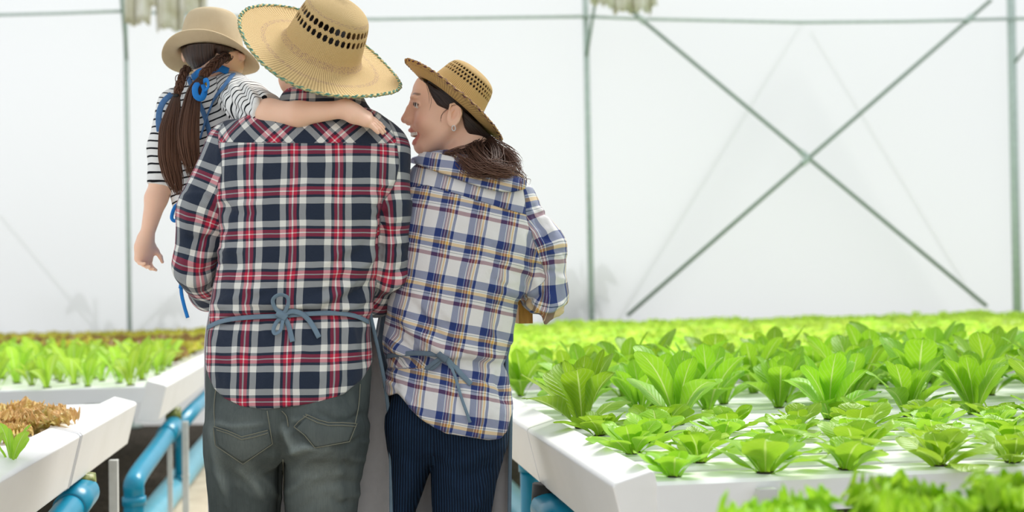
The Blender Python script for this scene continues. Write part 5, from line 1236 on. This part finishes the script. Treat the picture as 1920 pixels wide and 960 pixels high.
    brd = np.minimum(*[s_chain(l_, [(.099, s_ * .012, .026), (.093, s_ * .028, .033), (.074, s_ * .048, .029)], [.0030, .0036, .0012], .002) for s_ in (-1, 1)])
    lsh = np.minimum(*[s_chain(l_, [(.090, s_ * .018, .0085), (.0885, s_ * .030, .0105), (.0785, s_ * .044, .0055)], [.0016, .0026, .0022], .001) for s_ in (-1, 1)])
    brow = np.maximum(np.clip(1 - brd / .002, 0, 1) * .85, np.clip(1 - lsh / .0012, 0, 1) * 1.1)
    bl = np.exp(-(np.linalg.norm(l_ - [.075, .04, -.03], axis=1) / .025) ** 2) + .6 * np.exp(-(np.linalg.norm(l_ - [.12, 0, -.022], axis=1) / .014) ** 2)
    body = q_obj('person', V, q, M_SKW, None, {'lip': lip, 'brow': brow, 'blush': bl})
    tag(body, 'smiling adult in profile with narrow straw hat and blue and gold checked shirt', 'person', 'family of three seen from behind')
    # eyes, teeth, earring
    t = NT('eye'); g = t.sep(t.obj()); dd = t.math('ADD', t.math('POWER', g[1], 2.0), t.math('POWER', g[2], 2.0)); fr = t.math('GREATER_THAN', g[0], 0)
    c_ = t.mix(t.math('LESS_THAN', dd, .0062 ** 2), srgb((236, 228, 222)), srgb((58, 36, 26))); c_ = t.mix(t.math('LESS_THAN', dd, .0028 ** 2), c_, (.004, .004, .004, 1)); ME = t.set(c_, .12, .6)
    for s_ in (-1, 1):
        b = MB(); n = 24; m = 16
        V_ = [(.0112 * math.cos(PI * (j / m - .5)) * math.cos(2 * PI * i / n), .0112 * math.cos(PI * (j / m - .5)) * math.sin(2 * PI * i / n), .0112 * math.sin(PI * (j / m - .5))) for j in range(m + 1) for i in range(n)]
        b.add(V_, [(j * n + i, j * n + (i + 1) % n, (j + 1) * n + (i + 1) % n, (j + 1) * n + i) for j in range(m) for i in range(n)])
        e = b.build('eye', ME, body, smooth=True); X = nrm(hx_ + hy_ * .42 * s_ + hz * .08); Y_ = nrm(np.cross(hz, X)); Z_ = np.cross(X, Y_); c = wld((.0765, s_ * .0320, .0070))
        e.matrix_world = Matrix(((X[0], Y_[0], Z_[0], c[0]), (X[1], Y_[1], Z_[1], c[1]), (X[2], Y_[2], Z_[2], c[2]), (0, 0, 0, 1)))
    b = MB()
    for k in range(-5, 6):
        a = k * .0046 / .026; c = wld((.060 + .0365 * math.cos(a), .028 * math.sin(a) * 1.15, -.0575 - .0004 * abs(k) * .4)); tx = R @ np.array([math.cos(a), math.sin(a), 0]); ty = R @ np.array([-math.sin(a), math.cos(a), 0])
        b.box(c, tx, ty, hz, (.005, .0052, .0095))
    te = b.build('teeth', simple('teeth', (240, 236, 226), .25, .5, .01), body, bevel=.0012)
    c = wld((-.004, .081, -.056)); b = MB(); b.tube([c + R @ np.array([.004 * math.cos(a), .002, .006 * math.sin(a)]) for a in np.linspace(0, 2 * PI, 17)], .0012, 8); b.build('earring', simple('silver', (220, 220, 220), .2, .6), body, smooth=True)
    sh = garment('checked_shirt', f, (-.36, 2.68, .73), (.20, 3.18, 1.44), .0042, M_WOM, body, {'uvT': uvT, 'uvS': uvS, 'mS': mS, 'mY': mY}, folds, YW + .05, (.0034, 22, 8), 1)
    patch('collar', f, [(776, 297), (800, 291), (835, 296), (870, 306), (920, 322), (955, 333), (980, 342)], [(764, 304), (790, 312), (835, 329), (880, 345), (920, 357), (955, 361), (979, 356)], M_WOM, sh, 60, 12, .011, .009, {'uvT': lambda V: uvT(V) + [.0, .045, 0], 'uvS': uvS, 'mS': lambda V: zero(V) - .1, 'mY': lambda V: zero(V) - .1}, puff=.004)
    def uvL(V): x, y = proj(V); return np.stack([V[:, 0] * 1.0 + np.where(x < 812, .002 * 0 + (y - 800) * .00006, 0), V[:, 2], zero(V)], 1)
    garment('corduroy_trousers', fj, (-.34, 2.66, .05), (.06, 3.05, .93), .0052, M_CORD, body, {'uvT': uvL}, [([(820, 850), (860, 870), (930, 840)], 3, 9), ([(830, 880), (870, 930), (900, 960)], 3, 12), ([(745, 850), (770, 900), (750, 950)], 3, 10), ([(850, 900), (890, 890), (930, 870)], -3, 9), ([(900, 900), (905, 930), (890, 960)], 3, 9)], YW + .05, (.002, 20, 9), 1)
    ap = empty('apron'); ap.parent = body
    nv = 44; nu = 34; V = []; py = np.linspace(590, 1060, nv); ra = [(590, 716, 958), (640, 706, 956), (665, 716, 950), (700, 718, 950), (760, 722, 958), (820, 724, 957), (960, 728, 955), (1060, 730, 956)]
    for y in py:
        xl = np.interp(y, [r[0] for r in ra], [r[1] for r in ra]); xr = np.interp(y, [r[0] for r in ra], [r[2] for r in ra]); a = at(xl, y, 2.90); c = at(xr, y, 2.89)
        for i in range(nu):
            u = i / (nu - 1); p = a + (c - a) * u; V.append(p + np.array([0, .125 * math.sin(PI * u) ** .5 + .010 * math.sin(u * 30 + y * .004) * min(1, (y - 590) / 250), 0]))
    o = mesh_obj('apron_panel', V, [(j * nu + i, (j + 1) * nu + i, (j + 1) * nu + i + 1, j * nu + i + 1) for j in range(nv - 1) for i in range(nu - 1)], M_APRL, ap); m = o.modifiers.new('s', 'SOLIDIFY'); m.thickness = .0022; o['label'] = 'pale grey apron panel'
    b = MB(); b.tube([V[j * nu + nu - 1] for j in range(nv)], .0045, 8, flat=.45, up=(0, -1, 0)); b.build('apron_hem', M_APR, ap, smooth=True)['label'] = 'slate blue apron hem'
    # slate side panel of the apron between the two adults
    Tp = [(712, 586), (700, 640), (694, 700)]; V = []; nu2, nv2 = 10, 24
    for j in range(nv2):
        v = j / (nv2 - 1); y = 586 + 140 * v; xl = np.interp(y, [586, 640, 690, 726], [711, 700, 694, 712]); xr = np.interp(y, [586, 620, 668, 700, 726], [720, 719, 728, 720, 722])
        for i in range(nu2): u = i / (nu2 - 1); V.append(at(xl + (xr - xl) * u, y, 2.93 - .06 * u) + np.array([0, .006 * math.sin(u * 7 + v * 3), 0]))
    o = mesh_obj('apron_side', V, [(j * nu2 + i, (j + 1) * nu2 + i, (j + 1) * nu2 + i + 1, j * nu2 + i + 1) for j in range(nv2 - 1) for i in range(nu2 - 1)], M_APRD, ap); m = o.modifiers.new('s', 'SOLIDIFY'); m.thickness = .003; o['label'] = 'slate blue apron side'
    ribbon('waist_tape', f, [(726, 668), (750, 664), (780, 662), (815, 664), (835, 668)], M_APRD, ap, .0058, .002)
    ribbon('bow_knot', f, [(822, 660), (830, 667), (838, 672)], M_APRD, ap, .009, .008, flat=.6)
    ribbon('bow_loop', f, [(830, 667), (815, 676), (803, 686), (806, 690), (818, 682), (831, 668)], M_APRD, ap, .005, .006, [0, .006, .010, .010, .006, 0])
    ribbon('bow_tail', f, [(834, 667), (850, 685), (865, 705), (882, 723)], M_APR, ap, .0062, .007)
    ribbon('bow_tail', f, [(836, 668), (850, 700), (862, 740), (872, 770), (880, 792)], M_APR, ap, .0036, .009)
    shoes(body, [(at(775, 1400, YW)[0], YW, -.02), (at(858, 1400, YW)[0], YW, .02)])
    # hair
    hz_, hh = [-.10, -.075, -.05, -.02, -.010, 0, .02, .05, .066, .1], [-.055, -.042, -.028, -.022, .012, .034, .046, .058, .077, .09]
    def fhair(P):
        q = loc(P); d = s_ell(q, (-.016, 0, .028), (.101, .0815, .092)); d = smin(d, s_ell(q, (.024, 0, .040), (.071, .0685, .057)), .01); d = smin(d, s_ell(q, (-.045, 0, -.035), (.055, .062, .055)), .03); d = smin(d, s_cone(q, (-.07, 0, -.04), (-.084, .005, -.080), .04, .020), .03)
        for s_ in (-1, 1): d = smax(d, -s_ell(q, (-.001, s_ * .088, -.030), (.019, .022, .030)), .003)
        return smax(smax(d, q[:, 0] - np.interp(q[:, 2], hz_, hh), .004), hatclip(P, HC, HN, HP, .005), .002)
    lo, hi = HO - .14, HO + .15
    hr = garment('dark_hair', fhair, lo, hi, .0034, M_CAPW, body, {'grain': lambda V: np.stack([loc(V)[:, 2] * .8 - loc(V)[:, 0] * .8, loc(V)[:, 0] + loc(V)[:, 2], zero(V)], 1)})
    lines = []
    def lock(path, n, r0, r1, wav=.004, sd=1):
        r_ = np.random.default_rng(sd); P = np.array(spline([at(*p) for p in path], 10)); m = len(P); t = np.linspace(0, 1, m)
        for _ in range(n):
            o = r_.normal(size=3) * .5; e = r_.normal(size=3); ph = r_.random() * 6; k = np.interp(t, [0, .15, 1], [r0, (r0 + r1) * .6, r1]); mm = int(m * r_.uniform(.7, 1)); fq = r_.uniform(1, 2.4)
            L = P + o[None] * k[:, None] + (np.sin(t * 2 * PI * fq + ph) * wav * t)[:, None] * nrm(e)[None]; lines.append(L[:mm])
    lock([(898, 258, 2.87), (912, 270, 2.86), (935, 282, 2.83), (960, 300, 2.80), (978, 332, 2.77)], 230, .010, .017, .006, 1)
    lock([(908, 268, 2.86), (925, 285, 2.81), (925, 312, 2.76), (895, 318, 2.75), (868, 303, 2.77), (852, 288, 2.80)], 210, .012, .017, .007, 2)
    lock([(905, 268, 2.86), (892, 285, 2.80), (915, 312, 2.75), (945, 322, 2.75), (972, 322, 2.76)], 230, .012, .016, .006, 3)
    lock([(905, 266, 2.86), (880, 280, 2.81), (858, 285, 2.80), (838, 290, 2.79), (825, 286, 2.80)], 34, .010, .008, .004, 4)
    lock([(905, 266, 2.87), (940, 300, 2.82), (985, 330, 2.80), (992, 350, 2.78)], 14, .008, .016, .01, 7)
    tubes('ponytail', lines, .00075, M_HAIRW, hr)
    lines.clear(); lock([(800, 158, 2.815), (806, 185, 2.798), (801, 222, 2.795)], 2, .002, .003, .003, 5); lock([(838, 204, 2.80), (828, 214, 2.792), (826, 232, 2.79)], 3, .001, .002, .002, 6); tubes('loose_strands', lines, .0004, M_HAIRW, hr)
    # hat: narrow curled brim, seen a little from below
    n, c, prof = HN, HC, HP
    def bend(Rr, a):
        k = np.clip((Rr - .078) / .07, 0, 1) ** 1.2; return k * (.017 * np.sin(a) ** 2 - .008 * np.cos(a) * (np.cos(a) < 0) + .010 * np.clip(np.cos(a), 0, 1))
    h = hat('straw_hat', body, c, n, fwd, prof, M_STRAW_W, M_EDGE_P, bend, [(.31, .345, 44), (.36, .395, 44), (.41, .445, 44)], 440, edge_r=.0028)
    h['label'] = 'narrow brimmed straw hat with openwork crown and purple edge'
    return body, f
WOMAN, F_WOM = woman()

# tan wooden clipboard held by the woman
b = MB(); c = at(979, 584, 3.03); b.box(c, nrm([1, .1, 0]), nrm([-.1, 1, 0]), EZ, (.034, .16, .056)); o = b.build('wooden_box', M_WOOD, bevel=.001)
b = MB(); c = at(978, 566, 3.03); b.box(c, nrm([1, .1, 0]), nrm([-.1, 1, 0]), EZ, (.040, .17, .012)); b.build('box_rim', M_WOOD, o, bevel=.001)
tag(o, 'tan wooden box corner held in front of the woman beside her elbow', 'box')

# ---------------------------------------------------------------- the child
YC = 3.02
def child():
    T = px_loft([(128, 376, 424, .035), (142, 358, 440, .05), (158, 338, 462, .062), (185, 318, 478, .075), (225, 306, 486, .082), (280, 305, 484, .085), (340, 314, 480, .085), (400, 330, 478, .09), (440, 340, 480, .09)], YC, 2.2)
    aR = [at(436, 172, 2.98), at(466, 196, 2.84), at(506, 214, 2.715), at(560, 214, 2.672), at(652, 204, 2.655)]; rR = [.050, .050, .044]
    rRb = [.036, .034, .032, .0265, .0175]
    aL = [at(330, 200, 3.0), at(312, 280, 2.99), at(304, 345, 2.98), at(293, 372, 2.975), at(273, 452, 2.97)]; rL = [.046, .044, .036]; rLb = [.033, .031, .028, .026, .0145]
    def fT(P): return T.d(P)
    cutR = aR[2] + (aR[2] - aR[1]) * -.15; dR = nrm(at(560, 214, 2.70) - at(480, 200, 2.78)); 
    def fA(P):
        a = s_chain(P, [aL[0], aL[1], aL[2]], rL, .015); a = smax(a, (P - at(303, 350, 2.98)) @ nrm(aL[3] - aL[1]), .003)
        c = s_chain(P, [aR[0], aR[1], aR[2]], rR, .02); c = smax(c, (P - at(499, 214, 2.72)) @ dR, .003); return a, c
    def f(P): a, c = fA(P); return smin(smin(fT(P), a, .015), c, .02)
    def mS(V):
        a, c = fA(V); t = fT(V); x, y = proj(V); s1 = (x - np.interp(y, [130, 175, 220, 240], [405, 408, 432, 445])) / 780
        return np.where(x > 380, np.minimum(s1, .05), t - a)
    def uvS(V):
        u1, v1 = chain_uv(V, aL[:3], rL); u2, v2 = chain_uv(V, aR[:3], rR); x, y = proj(V); return np.stack([np.where(x < 380, u1, u2), np.where(x < 380, v1, v2 * .8 + .004 * np.sin(u2 * 38)), zero(V)], 1)
    def uvT(V): return np.stack([V[:, 0], V[:, 2] - .27 * (V[:, 0] + .78) + .004 * np.sin(V[:, 0] * 40), zero(V)], 1)
    HN = nrm([.02, .10, 1.0]); HC = at(396, 100, YC - .03); fwd = (.1, 1, 0)
    HP = [(0, .098), (.02, .104), (.040, .103), (.055, .096), (.063, .082), (.069, .056), (.074, .028), (.078, .006), (.084, .0), (.096, -.001), (.112, -.002), (.1165, -.002)]
    hc = at(400, 82, YC - .03)
    def fb(P):
        Tb = T.d(P) + .012
        d = smin(Tb, s_cone(P, at(405, 105, YC - .02), at(400, 150, YC), .034, .038), .015); d = smin(d, s_ell(P, hc, (.070, .083, .092)), .015); d = smin(d, s_ell(P, hc + [.026, .035, -.045], (.04, .045, .04)), .02)
        d = smin(d, s_cone(P, hc + [.06, .075, -.02], hc + [.065, .08, -.03], .008, .009), .01)
        for s_ in (-1, 1): d = smin(d, s_ell(P, hc + [s_ * .071, .0, -.022], (.008, .015, .024)), .005)
        d = smax(d, hatclip(P, HC, HN, HP, .008), .002)
        d = smin(d, s_chain(P, aR, rRb, .015), .012); d = smin(d, s_chain(P, aL, rLb, .012), .012)
        d = smin(d, hand(P, aL[-1] + [0, 0, .004], (-.10, .0, -1), (.86, -.5, 0), (.5, .86, .1), .098, (.42, .5, .56, .62), thumb=(.45, .35), k=.003), .010)
        d = smin(d, hand(P, aR[-1] - [.006, 0, 0], (.84, .22, -.42), (-.42, .40, -.80), (.10, .88, .45), .108, (.10, .12, .13, .15), spread=.0, thumb=(.8, .2), k=.003), .010)
        for s_, xx in ((-1, 446), (1, 480)):
            L = [at(xx, 520, YC), at(xx + 40 * (s_ + 1), 565, YC + .15), at(xx + 30 * (s_ + 1) + 20, 720, YC + .12), at(xx + 30 * (s_ + 1) + 20, 775, YC + .12)]; d = smin(d, s_chain(P, L, [.06, .045, .028, .024], .015), .015); d = smin(d, s_ell(P, L[3] + [0, .04, -.02], (.025, .07, .022)), .01)
        Lw = Loft([(at(0, y, YC)[2], at(c, y, YC)[0], YC, w_, .075) for y, c, w_ in ((400, 405, .08), (460, 415, .09), (540, 430, .09), (575, 435, .07))]); return smin(d, Lw.d(P), .02)
    hL = aL[-1]; hR = aR[-1]
    V, q = sdf_mesh(fb, axis(-.96, -.24, .0065, ((hL[0] - .05, hL[0] + .06, .0020), (hR[0] - .005, hR[0] + .125, .0026))), axis(2.58, 3.32, .0065, ((2.63, 2.74, .003), (2.92, 3.03, .0024))), axis(.72, 1.72, .0065, ((hL[2] - .105, hL[2] + .02, .0020), (hR[2] - .075, hR[2] + .05, .0026))))
    body = q_obj('person', V, q, M_SKC)
    tag(body, 'child with beige hat, two long braids and striped top, carried on an arm', 'person', 'family of three seen from behind')
    folds = [([(440, 150), (460, 180), (470, 215)], -4, 5), ([(455, 150), (480, 185), (485, 225)], 4, 6), ([(430, 190), (455, 215), (485, 232)], -4, 5), ([(470, 160), (495, 190), (500, 225)], -3, 5), ([(420, 150), (430, 190), (440, 230)], -4, 5), ([(445, 215), (465, 228), (490, 238)], 3, 5), ([(500, 175), (496, 200), (494, 235)], 2.5, 4), ([(300, 300), (315, 310), (330, 305)], -2, 5), ([(296, 325), (312, 332), (332, 328)], 2, 5)]
    sh = garment('striped_top', f, (-.95, 2.64, 1.10), (-.50, 3.14, 1.66), .0036, M_STRIPE, body, {'uvT': uvT, 'uvS': uvS, 'mS': mS}, folds, YC + .03, (.0015, 36, 4), 1)
    # overalls
    Lw = Loft([(at(0, y, YC)[2], at(c, y, YC)[0], YC, w_, .088) for y, c, w_ in ((395, 405, .088), (460, 412, .098), (520, 428, .098), (560, 432, .088), (590, 440, .05))], 2.2)
    gm = garment('denim_dress', lambda P: smin(Lw.d(P), s_chain(P, [at(408, 470, 2.98), at(400, 500, 2.93), at(388, 552, 2.90)], [.05, .030, .020], .01), .02), (-.92, 2.84, .96), (-.52, 3.16, 1.32), .006, M_BLUCL, body, {}, (), None, (.003, 30, 3))
    ft = lambda P: f(P)
    for pts in ([(352, 142), (372, 190), (385, 220), (396, 262), (402, 300)], [(438, 140), (424, 160), (404, 185), (388, 220), (376, 260)]):
        ribbon('denim_strap', ft, pts, M_DNL, body, .0060, .003, flat=.25)
    b = MB(); b.tube(spline([at(322, 176, 2.95), at(306, 192, 2.93), at(298, 215, 2.93), at(299, 245, 2.95), at(306, 270, 2.98)], 8), .0075, 10, flat=.25, up=(0, -1, 0)); b.build('denim_strap', M_DNL, body, smooth=True)
    b = MB(); cen = at(372, 172, 2.90)
    # blue scrunchie bow
    for pts, w_ in (([(374, 152, 2.885), (366, 165, 2.865), (368, 180, 2.86), (378, 184, 2.865), (384, 170, 2.875), (378, 156, 2.885)], .0075), ([(376, 156, 2.885), (388, 150, 2.875), (390, 164, 2.865), (380, 172, 2.875)], .0055)):
        b.tube(spline([at(*p) for p in pts], 8), w_, 10, flat=.45, up=(0, -1, 0))
    b.build('hair_bow', M_BLUCL, body, smooth=True)
    b = MB(); b.tube(spline([at(*p) for p in ((362, 146, 2.95), (374, 136, 2.93), (390, 132, 2.94))], 8), .009, 10, flat=.5, up=(0, -1, 0)); b.tube(spline([at(*p) for p in ((392, 134, 2.95), (410, 128, 2.94), (428, 134, 2.95))], 8), .009, 10, flat=.5, up=(0, -1, 0)); b.build('collar_ribbon', M_BLUCL, body, smooth=True)
    b = MB()
    for pts in ([(380, 147, 2.905), (386, 152, 2.895), (387, 160, 2.895)], [(388, 168, 2.89), (384, 177, 2.885), (378, 184, 2.89)]): b.tube(spline([at(*p) for p in pts], 6), .004, 8)
    b.build('yellow_trim', simple('yellow_trim', (214, 176, 40), .6, .2), body, smooth=True)
    b = MB()
    for pts in ([(342, 376, 2.93), (328, 388, 2.90), (322, 408, 2.89), (329, 414, 2.89), (336, 398, 2.90), (342, 380, 2.93)], [(343, 380, 2.93), (335, 392, 2.92), (333, 412, 2.91), (338, 414, 2.91), (341, 396, 2.92)]): b.tube(spline([at(*p) for p in pts], 8), .0042, 8, flat=.4, up=(0, -1, 0))
    b.build('blue_bow', M_BLUCL, body, smooth=True)
    b = MB(); b.tube(spline([at(*p) for p in ((340, 528, 2.92), (340, 548, 2.93), (345, 572, 2.93), (352, 596, 2.93))], 8), .0045, 8, flat=.3, up=(0, -1, 0)); b.tube(spline([at(*p) for p in ((352, 500, 2.94), (342, 520, 2.92), (338, 541, 2.92))], 8), .0045, 8, flat=.3, up=(0, -1, 0)); b.build('blue_ribbon', M_BLUCL, body, smooth=True)
    # hair
    def fhair(P):
        d = s_ell(P, hc + [0, -.006, .008], (.078, .090, .094)); d = smax(d, (P[:, 1] - hc[1]) - .045, .004); x, y = proj(P); d = smax(d, (y - np.interp(x, [330, 350, 375, 400, 418, 440, 460], [134, 140, 128, 108, 100, 96, 96])) / 770, .004); return smax(d, hatclip(P, HC, HN, HP, .004), .002)
    hr = garment('brown_hair', fhair, hc - .13, hc + .13, .004, M_CAPC, body, {'grain': lambda V: np.stack([V[:, 0], V[:, 2], zero(V)], 1)}, [([(405, 90), (408, 105), (410, 120)], -5, 3)], YC)
    lines = []
    def braid(path, r, sd):
        P = np.array(spline([at(*p) for p in path], 14)); m = len(P); t = np.linspace(0, 1, m); T_ = np.gradient(P, axis=0); T_ /= np.linalg.norm(T_, axis=1)[:, None]; A = np.cross(T_, [0, 1, 0]); A /= np.linalg.norm(A, axis=1)[:, None]; Bv = np.cross(T_, A); L = np.r_[0, np.cumsum(np.linalg.norm(np.diff(P, axis=0), axis=1))]
        r_ = np.random.default_rng(sd)
        for s_ in range(3):
            ph = L / .024 * 2 * PI / 2 + s_ * 2 * PI / 3; c = P + A * (np.sin(ph) * r * .62)[:, None] + Bv * (np.sin(2 * ph) * r * .34)[:, None]
            for _ in range(34):
                o = r_.normal(size=3) * r * .25; lines.append(c + o[None])
    def tail(path, n, ws, sd):
        r_ = np.random.default_rng(sd); P = np.array(spline([at(*p) for p in path], 12)); m = len(P); t = np.linspace(0, 1, m); k = np.interp(t, np.linspace(0, 1, len(ws)), ws)
        for _ in range(n):
            a = r_.random() * 2 * PI; q = r_.random() ** .5; o = np.array([math.cos(a) * q, math.sin(a) * q * .5, 0]); ph = r_.random() * 6; mm = int(m * min(1, r_.uniform(.72, 1.05)))
            lines.append((P + o[None] * k[:, None] + np.stack([np.sin(t * 5 + ph) * .003 * t, zero(P), zero(P)], 1))[:mm])
    braid([(352, 126, 2.93), (343, 140, 2.92), (337, 158, 2.91), (331, 180, 2.91)], .0100, 1); tail([(331, 178, 2.91), (327, 198, 2.90), (319, 240, 2.89), (318, 290, 2.89), (324, 330, 2.89), (334, 366, 2.89)], 330, [.007, .014, .024, .026, .024, .012], 2)
    braid([(428, 104, 2.93), (408, 116, 2.90), (392, 130, 2.89), (378, 146, 2.885)], .0115, 3); tail([(380, 144, 2.885), (366, 165, 2.88), (357, 205, 2.875), (352, 250, 2.87), (356, 295, 2.87), (364, 334, 2.875)], 330, [.010, .016, .022, .026, .022, .014], 4)
    tubes('braids', lines, .00105, M_HAIRC, hr)
    b = MB(); 
    for p, t_ in (((331, 180, 2.91), (-.1, 0, -1)), ((379, 147, 2.885), (-.5, 0, -.8))):
        c = at(*p); b.tube([c - nrm(t_) * .004, c + nrm(t_) * .004], .0085, 12)
    b.build('hair_elastic', M_BLACK, hr, smooth=True)
    # hat
    n, c, prof = HN, HC, HP
    def bend(Rr, a):
        k = np.clip((Rr - .078) / .045, 0, 1) ** 1.1; s_ = np.abs(np.sin(a)); return k * (-.026 * s_ ** 2.5 + .030 * np.clip(-np.cos(a), 0, 1) ** 1.2 - .028 * np.clip(np.cos(a), 0, 1))
    h = hat('beige_hat', body, c, n, fwd, prof, M_LINEN, None, bend, None, 200, thick=.0028); h['label'] = 'plain beige woven hat with turned up back brim'
    return body
CHILD = child()
